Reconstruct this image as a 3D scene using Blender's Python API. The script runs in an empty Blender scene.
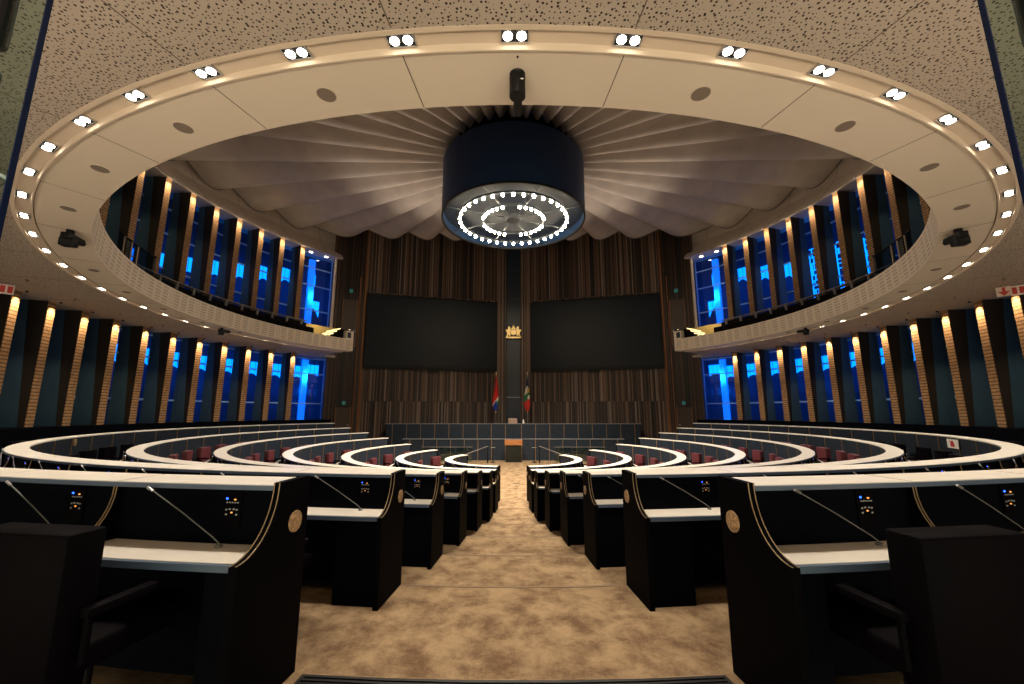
import bpy, bmesh, math, random
from mathutils import Vector, Matrix
random.seed(7)
R = math.radians
PI = math.pi
sc = bpy.context.scene
COL = sc.collection
UP = 2.75            # everything is laid out relative to the eye, then lifted so the lowest carpet is z = 0
DC = 15.906          # eye to ring centre

# ------------------------------------------------------------------ camera
cam_d = bpy.data.cameras.new('camera')
cam = bpy.data.objects.new('camera', cam_d)
COL.objects.link(cam)
cam_d.sensor_width = 36.0
cam_d.lens = 410.62 / 1024 * 36.0
cam_d.clip_start = 0.05
cam.location = (0, -DC, 0)
cam.rotation_euler = (PI / 2 + 0.16965, 0, 0.00359)
sc.camera = cam
# ------------------------------------------------------------------ world and exposure
sc.view_settings.view_transform = 'Standard'
sc.view_settings.look = 'None'
sc.view_settings.gamma = 1
sc.view_settings.use_curve_mapping = False
sc.view_settings.exposure = 1.0
sc.cycles.use_denoising = True
sc.cycles.max_bounces = 7
sc.cycles.diffuse_bounces = 4
sc.cycles.glossy_bounces = 3
sc.cycles.transparent_max_bounces = 12
sc.cycles.sample_clamp_indirect = 4.0
w = bpy.data.worlds.new('world')
sc.world = w
w.use_nodes = True
w.node_tree.nodes['Background'].inputs[0].default_value = (1.0, 0.80, 0.58, 1)
w.node_tree.nodes['Background'].inputs[1].default_value = 0.05

def light(name, kind, loc, power, color, parent=None, **kw):
    d = bpy.data.lights.new(name, kind)
    d.energy = power
    d.color = color
    for k, v in kw.items():
        if k not in ('rot',):
            setattr(d, k, v)
    o = bpy.data.objects.new(name, d)
    COL.objects.link(o)
    o.location = loc
    if 'rot' in kw:
        o.rotation_euler = kw['rot']
    if parent is not None:
        o.parent = parent
        o.location = Vector(loc) - parent.location
    return o

WARM = (1.0, 0.88, 0.72)
# added fill low behind the camera, aimed up to brighten the soffit
light('soffit_fill', 'AREA', (0, -19.0, -1.0), 700, (1.0, 0.83, 0.62), shape='RECTANGLE', size=16, size_y=2.5, rot=(R(180 - 32), 0, 0))

# ------------------------------------------------------------------ materials
def nt(name):
    m = bpy.data.materials.new(name)
    m.use_nodes = True
    return m, m.node_tree, m.node_tree.nodes['Principled BSDF']

def mat(name, col, rough=0.6, metal=0.0, spec=0.5, emit=None, power=0.0, coat=0.0):
    m, t, b = nt(name)
    b.inputs['Base Color'].default_value = (*col, 1)
    b.inputs['Roughness'].default_value = rough
    b.inputs['Metallic'].default_value = metal
    b.inputs['Specular IOR Level'].default_value = spec
    b.inputs['Coat Weight'].default_value = coat
    if emit:
        b.inputs['Emission Color'].default_value = (*emit, 1)
        b.inputs['Emission Strength'].default_value = power
    return m

def N(t, typ, **kw):
    n = t.nodes.new(typ)
    for k, v in kw.items():
        setattr(n, k, v)
    return n

def math_node(t, op, a, b=None, c=None):
    n = t.nodes.new('ShaderNodeMath')
    n.operation = op
    for i, v in enumerate((a, b, c)):
        if v is None:
            continue
        if isinstance(v, (int, float)):
            n.inputs[i].default_value = v
        else:
            t.links.new(v, n.inputs[i])
    return n.outputs[0]

def noise_mat(name, c1, c2, scale, rough=0.9, bump=0.0, detail=4, stretch=(1, 1, 1), lo=0.35, hi=0.65, spec=0.3):
    m, t, b = nt(name)
    tc = N(t, 'ShaderNodeTexCoord')
    mp = N(t, 'ShaderNodeMapping')
    mp.inputs['Scale'].default_value = stretch
    no = N(t, 'ShaderNodeTexNoise')
    no.inputs['Scale'].default_value = scale
    no.inputs['Detail'].default_value = detail
    cr = N(t, 'ShaderNodeValToRGB')
    cr.color_ramp.elements[0].color = (*c1, 1)
    cr.color_ramp.elements[1].color = (*c2, 1)
    cr.color_ramp.elements[0].position = lo
    cr.color_ramp.elements[1].position = hi
    t.links.new(tc.outputs['Object'], mp.inputs[0])
    t.links.new(mp.outputs[0], no.inputs['Vector'])
    t.links.new(no.outputs['Fac'], cr.inputs[0])
    t.links.new(cr.outputs[0], b.inputs['Base Color'])
    b.inputs['Roughness'].default_value = rough
    b.inputs['Specular IOR Level'].default_value = spec
    if bump:
        bp = N(t, 'ShaderNodeBump')
        bp.inputs['Strength'].default_value = bump
        t.links.new(no.outputs['Fac'], bp.inputs['Height'])
        t.links.new(bp.outputs[0], b.inputs['Normal'])
    return m

# carpet: pile brushed in patches at two scales
def carpet_mat():
    m, t, b = nt('beige_carpet')
    tc = N(t, 'ShaderNodeTexCoord')
    n1 = N(t, 'ShaderNodeTexNoise'); n1.inputs['Scale'].default_value = 3.6; n1.inputs['Detail'].default_value = 10; n1.inputs['Roughness'].default_value = 0.72; n1.inputs['Distortion'].default_value = 0.15
    n2 = N(t, 'ShaderNodeTexNoise'); n2.inputs['Scale'].default_value = 130; n2.inputs['Detail'].default_value = 2
    cr = N(t, 'ShaderNodeValToRGB')
    cr.color_ramp.elements[0].position = 0.36; cr.color_ramp.elements[0].color = (0.155, 0.093, 0.054, 1)
    cr.color_ramp.elements[1].position = 0.60; cr.color_ramp.elements[1].color = (0.38, 0.265, 0.155, 1)
    mx = N(t, 'ShaderNodeMix', data_type='RGBA', blend_type='MULTIPLY')
    mx.inputs[0].default_value = 0.45
    for n in (n1, n2):
        t.links.new(tc.outputs['Object'], n.inputs['Vector'])
    t.links.new(n1.outputs['Fac'], cr.inputs[0])
    t.links.new(cr.outputs[0], mx.inputs[6])
    t.links.new(n2.outputs['Fac'], mx.inputs[7])
    t.links.new(mx.outputs[2], b.inputs['Base Color'])
    bp = N(t, 'ShaderNodeBump'); bp.inputs['Strength'].default_value = 0.5; bp.inputs['Distance'].default_value = 0.01
    t.links.new(n2.outputs['Fac'], bp.inputs['Height'])
    t.links.new(bp.outputs[0], b.inputs['Normal'])
    b.inputs['Roughness'].default_value = 1.0
    b.inputs['Specular IOR Level'].default_value = 0.05
    return m

# plaster with a random scatter of round holes
def perforated_mat():
    m, t, b = nt('perforated_plaster')
    tc = N(t, 'ShaderNodeTexCoord')
    vo = N(t, 'ShaderNodeTexVoronoi', voronoi_dimensions='2D', feature='F1')
    vo.inputs['Scale'].default_value = 23
    vo.inputs['Randomness'].default_value = 0.85
    t.links.new(tc.outputs['Object'], vo.inputs['Vector'])
    sep = N(t, 'ShaderNodeSeparateColor')
    t.links.new(vo.outputs['Color'], sep.inputs[0])
    rad = math_node(t, 'MULTIPLY_ADD', sep.outputs[0], 0.19, 0.09)
    hole = math_node(t, 'LESS_THAN', vo.outputs['Distance'], rad)
    mx = N(t, 'ShaderNodeMix', data_type='RGBA')
    mx.inputs[6].default_value = (0.43, 0.365, 0.305, 1)
    mx.inputs[7].default_value = (0.035, 0.024, 0.018, 1)
    t.links.new(hole, mx.inputs[0])
    t.links.new(mx.outputs[2], b.inputs['Base Color'])
    b.inputs['Roughness'].default_value = 0.9
    b.inputs['Specular IOR Level'].default_value = 0.1
    return m

# cream fascia with groups of short horizontal slots, laid out along the curve (uv = metres)
def slotted_mat():
    m, t, b = nt('slotted_plaster')
    uv = N(t, 'ShaderNodeUVMap')
    uv.uv_map = 'UVMap'
    sp = N(t, 'ShaderNodeSeparateXYZ')
    t.links.new(uv.outputs[0], sp.inputs[0])
    u, v = sp.outputs[0], sp.outputs[1]
    um = math_node(t, 'MODULO', u, 1.52)
    wide = math_node(t, 'LESS_THAN', um, 1.26)
    b1 = math_node(t, 'MODULO', um, 0.42)
    wslot = math_node(t, 'MULTIPLY', math_node(t, 'GREATER_THAN', b1, 0.13), wide)
    b2 = math_node(t, 'MODULO', math_node(t, 'SUBTRACT', um, 1.26), 0.13)
    nslot = math_node(t, 'MULTIPLY', math_node(t, 'GREATER_THAN', b2, 0.08), math_node(t, 'SUBTRACT', 1.0, wide))
    col = math_node(t, 'MAXIMUM', wslot, nslot)
    vm = math_node(t, 'MODULO', v, 0.10)
    row = math_node(t, 'GREATER_THAN', vm, 0.045)
    band = math_node(t, 'MULTIPLY', math_node(t, 'GREATER_THAN', v, 0.06), math_node(t, 'LESS_THAN', v, 0.60))
    f = math_node(t, 'MULTIPLY', math_node(t, 'MULTIPLY', col, row), band)
    mx = N(t, 'ShaderNodeMix', data_type='RGBA')
    mx.inputs[6].default_value = (0.68, 0.585, 0.47, 1)
    mx.inputs[7].default_value = (0.46, 0.385, 0.30, 1)
    t.links.new(f, mx.inputs[0])
    t.links.new(mx.outputs[2], b.inputs['Base Color'])
    b.inputs['Roughness'].default_value = 0.7
    return m

# courses of golden brown brick on the fins
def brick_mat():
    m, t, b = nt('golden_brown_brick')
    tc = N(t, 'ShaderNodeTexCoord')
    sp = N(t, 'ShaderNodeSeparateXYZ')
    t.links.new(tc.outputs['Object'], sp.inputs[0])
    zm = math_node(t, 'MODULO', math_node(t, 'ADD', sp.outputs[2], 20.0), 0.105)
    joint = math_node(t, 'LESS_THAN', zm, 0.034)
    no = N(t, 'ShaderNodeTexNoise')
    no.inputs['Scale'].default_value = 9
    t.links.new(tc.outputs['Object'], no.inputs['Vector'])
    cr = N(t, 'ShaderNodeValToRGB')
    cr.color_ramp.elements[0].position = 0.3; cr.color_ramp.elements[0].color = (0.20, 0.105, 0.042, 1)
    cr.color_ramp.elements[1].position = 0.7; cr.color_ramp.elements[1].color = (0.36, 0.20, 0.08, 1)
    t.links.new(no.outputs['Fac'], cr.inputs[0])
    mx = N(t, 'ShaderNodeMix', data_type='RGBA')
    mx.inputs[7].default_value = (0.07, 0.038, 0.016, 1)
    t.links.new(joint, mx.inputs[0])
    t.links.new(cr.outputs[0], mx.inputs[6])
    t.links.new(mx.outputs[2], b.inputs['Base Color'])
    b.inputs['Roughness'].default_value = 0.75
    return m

# timber slats, each its own brown
def slat_mat(name, dark, light_, accent):
    m, t, b = nt(name)
    g = N(t, 'ShaderNodeNewGeometry')
    cr = N(t, 'ShaderNodeValToRGB')
    cr.color_ramp.elements[0].position = 0.0; cr.color_ramp.elements[0].color = (*dark, 1)
    cr.color_ramp.elements[1].position = 0.8; cr.color_ramp.elements[1].color = (*light_, 1)
    e = cr.color_ramp.elements.new(1.0); e.color = (*accent, 1)
    e = cr.color_ramp.elements.new(0.45); e.color = (*[0.3 * v + 0.7 * d for v, d in zip(light_, dark)], 1)
    t.links.new(g.outputs['Random Per Island'], cr.inputs[0])
    tc = N(t, 'ShaderNodeTexCoord')
    mp = N(t, 'ShaderNodeMapping'); mp.inputs['Scale'].default_value = (14, 14, 0.6)
    no = N(t, 'ShaderNodeTexNoise'); no.inputs['Scale'].default_value = 2; no.inputs['Detail'].default_value = 5
    t.links.new(tc.outputs['Object'], mp.inputs[0])
    t.links.new(mp.outputs[0], no.inputs['Vector'])
    mx = N(t, 'ShaderNodeMix', data_type='RGBA', blend_type='MULTIPLY')
    mx.inputs[0].default_value = 0.55
    t.links.new(cr.outputs[0], mx.inputs[6])
    t.links.new(no.outputs['Color'], mx.inputs[7])
    t.links.new(mx.outputs[2], b.inputs['Base Color'])
    b.inputs['Roughness'].default_value = 0.55
    return m

def glass_mat(name, tint, refl=0.08, rough=0.0):
    m = bpy.data.materials.new(name)
    m.use_nodes = True
    t = m.node_tree
    t.nodes.clear()
    out = N(t, 'ShaderNodeOutputMaterial')
    tr = N(t, 'ShaderNodeBsdfTransparent'); tr.inputs[0].default_value = (*tint, 1)
    gl = N(t, 'ShaderNodeBsdfGlossy'); gl.inputs['Roughness'].default_value = rough
    mx = N(t, 'ShaderNodeMixShader'); mx.inputs[0].default_value = refl
    t.links.new(tr.outputs[0], mx.inputs[1]); t.links.new(gl.outputs[0], mx.inputs[2])
    t.links.new(mx.outputs[0], out.inputs[0])
    return m

M = dict(
    carpet=carpet_mat(), perf=perforated_mat(), slot=slotted_mat(), brick=brick_mat(),
    brickdk=mat('shaded_brick', (0.022, 0.016, 0.011), 0.85, spec=0.2),
    cream=mat('cream_plaster', (0.68, 0.59, 0.475), 0.7),
    cove=mat('cove_plaster', (0.66, 0.55, 0.43), 0.6),
    header=mat('pale_cream_header', (0.64, 0.55, 0.45), 0.8),
    joint=mat('joint_shadow_gap', (0.10, 0.075, 0.055), 0.9),
    sail=noise_mat('sail_fabric', (0.39, 0.345, 0.305), (0.45, 0.395, 0.345), 1.1, 0.95, 0.08),
    hem=mat('grey_hem_tape', (0.16, 0.135, 0.12), 0.9),
    drum=mat('navy_metal', (0.0025, 0.019, 0.066), 0.5, 0.0, 0.3),
    drum_in=mat('brushed_reflector', (0.04, 0.05, 0.065), 0.5, 0.3),
    plate=mat('dark_reflector_plate', (0.007, 0.012, 0.026), 0.6, 0.0, 0.25),
    bulb=mat('bulb_glow', (1, 0.9, 0.7), 0.4, emit=(1.0, 0.83, 0.56), power=38),
    lens=mat('downlight_glow', (1, 0.95, 0.85), 0.4, emit=(1.0, 0.88, 0.70), power=10),
    black=mat('black_metal', (0.005, 0.005, 0.006), 0.5, spec=0.2),
    panelblack=mat('ebony_veneer', (0.0016, 0.0015, 0.0022), 0.6, spec=0.02),
    innerblack=mat('black_laminate', (0.0014, 0.0018, 0.0034), 0.6, spec=0.02),
    navy=noise_mat('navy_leather', (0.010, 0.015, 0.024), (0.015, 0.022, 0.034), 6, 0.55, 0.05),
    gold=mat('bronze_strip', (0.36, 0.22, 0.09), 0.4, 0.7),
    trim=mat('pale_gold_edging', (0.30, 0.21, 0.115), 0.45, 0.3),
    ledge=noise_mat('off_white_laminate', (0.63, 0.585, 0.52), (0.69, 0.64, 0.57), 5, 0.38, 0, stretch=(1, 1, 1), spec=0.5),
    lip=mat('blue_grey_edging', (0.05, 0.075, 0.12), 0.5),
    micgrey=mat('grey_gooseneck', (0.16, 0.16, 0.16), 0.45, 0.3),
    silver=mat('satin_steel', (0.55, 0.55, 0.56), 0.3, 0.9),
    blueled=mat('blue_indicator', (0.02, 0.05, 1), 0.4, emit=(0.02, 0.10, 1.0), power=2.5),
    amber=mat('amber_indicator', (1, 0.4, 0.1), 0.4, emit=(1.0, 0.40, 0.08), power=0.5),
    button=mat('pale_button', (0.3, 0.3, 0.3), 0.4),
    roundel=noise_mat('bronze_roundel', (0.20, 0.12, 0.06), (0.42, 0.28, 0.15), 60, 0.5, 0.6, 2),
    leather=mat('maroon_leather', (0.085, 0.020, 0.024), 0.42, spec=0.4),
    leather_dk=mat('shade_dark_aubergine', (0.0018, 0.0012, 0.0022), 0.6, spec=0.03),
    slat=slat_mat('walnut_slats', (0.008, 0.005, 0.004), (0.20, 0.115, 0.072), (0.30, 0.24, 0.19)),
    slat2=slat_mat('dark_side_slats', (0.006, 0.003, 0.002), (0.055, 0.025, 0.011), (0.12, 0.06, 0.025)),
    doorw=mat('dark_door', (0.035, 0.018, 0.010), 0.5),
    screen=mat('black_screen', (0.0035, 0.007, 0.013), 0.45, spec=0.25),
    navyslot=mat('navy_panelling', (0.012, 0.022, 0.036), 0.4),
    goldc=mat('gilt', (0.85, 0.62, 0.28), 0.35, 0.6),
    wood=noise_mat('orange_timber', (0.24, 0.09, 0.03), (0.38, 0.16, 0.055), 3, 0.35, 0.05, stretch=(1, 10, 10)),
    green=glass_mat('green_tint_glass', (0.62, 0.76, 0.72), 0.08),
    clear=glass_mat('window_glass', (0.55, 0.72, 0.95), 0.06),
    door_glass=glass_mat('door_glass', (0.66, 0.76, 0.72), 0.03),
    edge=mat('glass_edge', (0.001, 0.006, 0.03), 0.5, spec=0.1),
    mullion=mat('blue_grey_mullion', (0.22, 0.42, 0.75), 0.5),
    fin=noise_mat('slate_panel', (0.028, 0.062, 0.090), (0.038, 0.082, 0.115), 3, 0.65, stretch=(1, 1, 0.3)),
    outer=mat('outer_wall', (0.05, 0.09, 0.2), 0.8),
    outpost=mat('emissive_blue_post', (0.3, 0.5, 0.8), 0.5, emit=(0.0, 0.22, 1.0), power=0.8),
    cyan=mat('cyan_glow', (0.02, 0.3, 0.8), 0.4, emit=(0.002, 0.34, 1.0), power=1.7),
    white=mat('white_sign', (0.75, 0.72, 0.66), 0.5),
    red=mat('sign_red', (0.45, 0.03, 0.02), 0.5),
    exitg=mat('exit_green', (0.03, 0.16, 0.14), 0.5, emit=(0.04, 0.32, 0.30), power=0.06),
    nosing=mat('lit_nosing', (1, 0.8, 0.4), 0.5, emit=(1.0, 0.72, 0.30), power=1.6),
    yellow=mat('yellow_lit_wall', (0.60, 0.47, 0.20), 0.8),
    darkseat=mat('charcoal_seat', (0.004, 0.0035, 0.004), 0.9, spec=0.1),
    grey=mat('grey_rail', (0.20, 0.18, 0.165), 0.6),
    darkfloor=mat('dark_gallery_floor', (0.007, 0.006, 0.006), 0.95, spec=0.1),
    speaker=mat('speaker_grille', (0.20, 0.155, 0.12), 0.8),
    f_red=mat('flag_red', (0.55, 0.03, 0.02), 0.8), f_blue=mat('flag_blue', (0.01, 0.04, 0.30), 0.8),
    f_white=mat('flag_white', (0.62, 0.60, 0.55), 0.8), f_green=mat('flag_green', (0.01, 0.16, 0.07), 0.8),
    f_gold=mat('flag_gold', (0.65, 0.38, 0.06), 0.7), f_navy=mat('flag_navy', (0.015, 0.03, 0.10), 0.8),
    beige=mat('beige_leather', (0.42, 0.27, 0.20), 0.6),
)
HALO = None

# ------------------------------------------------------------------ helpers
def P(r, t, z=0.0):
    """point on a circle about the room's centre; t in signed degrees from the camera's side, + to the right"""
    return Vector((r * math.sin(R(t)), -r * math.cos(R(t)), z))

def bulge(t):
    return 0.0

def obj(name, bm, mats, parent=None, smooth=False, kind=None):
    bmesh.ops.recalc_face_normals(bm, faces=bm.faces[:])
    me = bpy.data.meshes.new(name)
    bm.to_mesh(me)
    bm.free()
    for m in (mats if isinstance(mats, (list, tuple)) else [mats]):
        me.materials.append(m)
    if smooth:
        for p in me.polygons:
            p.use_smooth = True
        try:
            me.set_sharp_from_angle(angle=R(35))
        except Exception:
            pass
    o = bpy.data.objects.new(name, me)
    COL.objects.link(o)
    if parent is not None:
        adopt(o, parent)
    if kind:
        o['kind'] = kind
    return o

def adopt(o, parent):
    """parent an object whose mesh is in room coordinates to an unrotated root"""
    o.parent = parent
    off = Vector((0, 0, 0))
    p = parent
    if p.type == 'EMPTY':
        off = p.location
        o.location = o.location - off

def tag(o, label=None, cat=None, group=None, kind=None):
    for k, v in (('label', label), ('category', cat), ('group', group), ('kind', kind)):
        if v:
            o[k] = v
    return o

def thing(name, label, cat, loc=(0, 0, 0), rz=0.0, group=None):
    o = bpy.data.objects.new(name, None)
    o.empty_display_size = 0.1
    COL.objects.link(o)
    o.location = loc
    o.rotation_euler = (0, 0, rz)
    return tag(o, label, cat, group)

def local(name, bm, mats, parent, smooth=False):
    """child whose mesh is already in its parent's local frame"""
    o = obj(name, bm, mats, None, smooth)
    o.parent = parent
    return o

def copy_tree(o, parent=None):
    c = o.copy()
    COL.objects.link(c)
    c.parent = parent
    for ch in o.children:
        if ch.type != 'LIGHT':
            copy_tree(ch, c)
    return c

def dup_part(o, parent, rz):
    c = o.copy()
    COL.objects.link(c)
    c.parent = parent
    c.rotation_euler = (0, 0, rz)
    return c

def BM():
    return bmesh.new()

def box(bm, x0, x1, y0, y1, z0, z1, mi=0, mtx=None):
    v = [bm.verts.new((x, y, z)) for x in (x0, x1) for y in (y0, y1) for z in (z0, z1)]
    if mtx is not None:
        for q in v:
            q.co = mtx @ q.co
    for idx in ((0, 1, 3, 2), (4, 6, 7, 5), (0, 4, 5, 1), (2, 3, 7, 6), (0, 2, 6, 4), (1, 5, 7, 3)):
        f = bm.faces.new([v[i] for i in idx])
        f.material_index = mi
    return v

def rbox(bm, x0, x1, y0, y1, z0, z1, r=0.02, seg=2, mi=0, mtx=None):
    b2 = bmesh.new()
    box(b2, x0, x1, y0, y1, z0, z1)
    bmesh.ops.bevel(b2, geom=b2.edges[:] + b2.verts[:], offset=r, segments=seg, affect='EDGES', profile=0.5)
    me = bpy.data.meshes.new('tmp')
    b2.to_mesh(me)
    b2.free()
    if mtx is not None:
        me.transform(mtx)
    n0 = len(bm.faces)
    bm.from_mesh(me)
    bpy.data.meshes.remove(me)
    bm.faces.ensure_lookup_table()
    for f in bm.faces[n0:]:
        f.material_index = mi

def cyl(bm, c, r, z0, z1, seg=24, r2=None, mi=0, cap=True, mtx=None):
    r2 = r if r2 is None else r2
    a = [bm.verts.new((c[0] + r * math.cos(2 * PI * i / seg), c[1] + r * math.sin(2 * PI * i / seg), z0)) for i in range(seg)]
    b = [bm.verts.new((c[0] + r2 * math.cos(2 * PI * i / seg), c[1] + r2 * math.sin(2 * PI * i / seg), z1)) for i in range(seg)]
    if mtx is not None:
        for q in a + b:
            q.co = mtx @ q.co
    for i in range(seg):
        j = (i + 1) % seg
        bm.faces.new((a[i], a[j], b[j], b[i])).material_index = mi
    if cap:
        bm.faces.new(a[::-1]).material_index = mi
        bm.faces.new(b).material_index = mi

def tube(bm, pts, r, seg=8, mi=0):
    pts = [Vector(p) for p in pts]
    rings = []
    for i, p in enumerate(pts):
        d = (pts[min(i + 1, len(pts) - 1)] - pts[max(i - 1, 0)]).normalized()
        u = d.cross(Vector((0, 0, 1)))
        if u.length < 0.01:
            u = d.cross(Vector((1, 0, 0)))
        u.normalize()
        v = d.cross(u)
        rr = r[i] if isinstance(r, (list, tuple)) else r
        rings.append([bm.verts.new(p + u * rr * math.cos(2 * PI * k / seg) + v * rr * math.sin(2 * PI * k / seg)) for k in range(seg)])
    for a, b in zip(rings, rings[1:]):
        for k in range(seg):
            j = (k + 1) % seg
            bm.faces.new((a[k], a[j], b[j], b[k])).material_index = mi
    bm.faces.new(rings[0][::-1]).material_index = mi
    bm.faces.new(rings[-1]).material_index = mi

def sweep(bm, prof, t0, t1, step=2.5, mi=0, uvl=False):
    """sweep a closed (radius, height) outline about the room's centre from t0 to t1 degrees"""
    n = max(1, int(math.ceil(abs(t1 - t0) / step)))
    full = abs(abs(t1 - t0) - 360) < 1e-6
    rings = []
    for i in range(n + (0 if full else 1)):
        t = t0 + (t1 - t0) * i / n
        rings.append([bm.verts.new(P(r + bulge(t), t, z)) for r, z in prof])
    m = len(prof)
    cum = [0.0]
    for a, b in zip(prof, prof[1:] + prof[:1]):
        cum.append(cum[-1] + math.hypot(a[0] - b[0], a[1] - b[1]))
    lay = bm.loops.layers.uv.get('UVMap') or (bm.loops.layers.uv.new('UVMap') if uvl else None)
    for i in range(n):
        A, B = rings[i], rings[(i + 1) % len(rings)]
        ta, tb = t0 + (t1 - t0) * i / n, t0 + (t1 - t0) * (i + 1) / n
        for k in range(m):
            j = (k + 1) % m
            f = bm.faces.new((A[k], A[j], B[j], B[k]))
            f.material_index = mi
            if lay:
                rr = prof[0][0]
                vals = ((ta, cum[k]), (ta, cum[k + 1]), (tb, cum[k + 1]), (tb, cum[k]))
                for l, (tt, c) in zip(f.loops, vals):
                    l[lay].uv = (rr * R(tt) + 40, c)
    if not full:
        bm.faces.new(rings[0]).material_index = mi
        bm.faces.new(rings[-1][::-1]).material_index = mi

def rz_plate(bm, poly, x0, x1, rot, mi=0):
    """extrude an outline given as (radius, height) across x0..x1 at angle rot (degrees)"""
    mt = Matrix.Rotation(R(rot), 4, 'Z')
    g_ = bulge(rot)
    a = [bm.verts.new(mt @ Vector((x0, -r - g_, z))) for r, z in poly]
    b = [bm.verts.new(mt @ Vector((x1, -r - g_, z))) for r, z in poly]
    n = len(poly)
    bm.faces.new(a).material_index = mi
    bm.faces.new(b[::-1]).material_index = mi
    for i in range(n):
        j = (i + 1) % n
        bm.faces.new((a[i], b[i], b[j], a[j])).material_index = mi

ORD = ['first', 'second', 'third', 'fourth', 'fifth', 'sixth', 'seventh', 'eighth', 'ninth', 'tenth', 'eleventh', 'twelfth',
       'thirteenth', 'fourteenth', 'fifteenth', 'sixteenth', 'seventeenth', 'eighteenth', 'nineteenth', 'twentieth',
       'twenty-first', 'twenty-second', 'twenty-third', 'twenty-fourth', 'twenty-fifth', 'twenty-sixth', 'twenty-seventh',
       'twenty-eighth', 'twenty-ninth', 'thirtieth']
SIDE = {-1: 'left', 1: 'right'}

# ------------------------------------------------------------------ tiers and room shell
RF = [13.38, 11.70, 10.15, 8.60, 7.03, 5.42, 3.85, 2.25]      # centre-facing face of each desk row
TOP = [-0.39, -0.575, -0.795, -1.0, -1.205, -1.42, -1.59, -1.70]
FL = [t - 1.05 for t in TOP]
FL[7] = -2.75
TE = 125.5
EZ = 10.5                                                      # how far past TE the tiers go

bm = BM()
lo = -3.2
for k in range(8):
    r1 = RF[k - 1] if k else 20.5
    a = 180 if k == 0 else 0
    if k == 0:
        sweep(bm, [(RF[0], lo), (RF[0], FL[0]), (14.9, FL[0]), (14.9, lo)], -TE - 5, TE + 5, 2.5)
        sweep(bm, [(14.9, lo), (14.9, FL[0]), (21.0, FL[0]), (21.0, lo)], -64, 64, 4)
    elif k < 7:
        sweep(bm, [(RF[k], lo), (RF[k], FL[k]), (r1, FL[k]), (r1, lo)], -TE - .6, TE + .6, 2.5)
box(bm, -13.5, 13.5, -5, 14.0, -3.3, -2.75)
floor = obj('floor', bm, M['carpet'], kind='structure')

# dark metal nosing along the top step, right below the camera
bm = BM()
sweep(bm, [(RF[0] + .03, FL[0] + .001), (RF[0] + .03, FL[0] + .012), (RF[0] + .33, FL[0] + .012), (RF[0] + .33, FL[0] + .001)], -5.0, 5.0, 2)
for i in range(9):
    sweep(bm, [(RF[0] + .045 + i * .03, FL[0] + .012), (RF[0] + .045 + i * .03, FL[0] + .018), (RF[0] + .06 + i * .03, FL[0] + .018), (RF[0] + .06 + i * .03, FL[0] + .012)], -4.9, 4.9, 2)
tag(obj('step_nosing', bm, M['black']), 'black ribbed metal nosing along the top step of the centre aisle', 'step edging')
# thin nosings of the lower steps: the carpet edge line
for k in range(1, 7):
    bm = BM()
    sweep(bm, [(RF[k] - .012, FL[k] - .02), (RF[k] - .012, FL[k] + .004), (RF[k] + .02, FL[k] + .004), (RF[k] + .02, FL[k] - .02)], -5.0, 5.0, 2)
    o = obj('trim_%d' % k, bm, mat('step_line_%d' % k, (0.16, 0.10, 0.05), 0.8), kind='structure')

# dark window-sill wall behind the top row
for s in (-1, 1):
    bm = BM()
    sweep(bm, [(14.62, FL[0]), (14.62, -.46), (14.80, -.46), (14.80, FL[0])], s * 62, s * 130.5, 2.5)
    sweep(bm, [(14.60, -.46), (14.60, -.43), (15.85, -.43), (15.85, -.46)], s * 62, s * 130.5, 2.5)
    obj('wall_sill_' + SIDE[s], bm, M['innerblack'], kind='structure')

# underside of the gallery: smooth ring, lamp cove, perforated plaster
ZS = 3.45
T_END = 127.5
bm = BM()
sweep(bm, [(11.88, ZS), (12.475, ZS), (12.475, ZS + .10), (11.88, ZS + .10)], -T_END, T_END, 1.5)
gs = obj('ceiling_ring', bm, M['cream'], kind='structure')
bm = BM()
sweep(bm, [(12.485, ZS - .028), (12.505, ZS - .028), (12.52, ZS + .035), (12.685, ZS + .035), (12.69, ZS - .006), (12.74, ZS - .006), (12.74, ZS + .20), (12.485, ZS + .20)], -T_END, T_END, 1.5)
obj('ceiling_cove', bm, M['cove'], kind='structure', smooth=False)
bm = BM()
sweep(bm, [(12.74, ZS), (14.92, ZS - .05), (14.92, ZS + .1), (12.74, ZS + .1)], -T_END, T_END, 1.5)
sweep(bm, [(14.92, ZS - .05), (15.9, ZS - .05), (15.9, ZS + .1), (14.92, ZS + .1)], -131, 131, 2.5)
sweep(bm, [(15.9, ZS - .05), (19.2, ZS - .05), (19.2, ZS + .1), (15.9, ZS + .1)], -62, 62, 2.5)
obj('ceiling', bm, M['perf'], kind='structure')
# radial joints
bm = BM()
sweep(bm, [(12.476, ZS - .004), (12.484, ZS - .004), (12.484, ZS + .05), (12.476, ZS + .05)], -T_END, T_END, 1.5)
for i in range(13):
    for s in (-1, 1):
        t = s * (5 + 10 * i)
        if abs(t) > 126:
            continue
        rz_plate(bm, [(11.77, ZS - .002), (12.475, ZS - .002), (12.475, ZS + .01), (11.77, ZS + .01)], -.005, .005, t)
        rz_plate(bm, [(12.76, ZS - .002), (14.9, ZS - .052), (14.9, ZS), (12.76, ZS + .01)], -.006, .006, t)
obj('ceiling_joints', bm, M['joint'], kind='structure')

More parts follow.
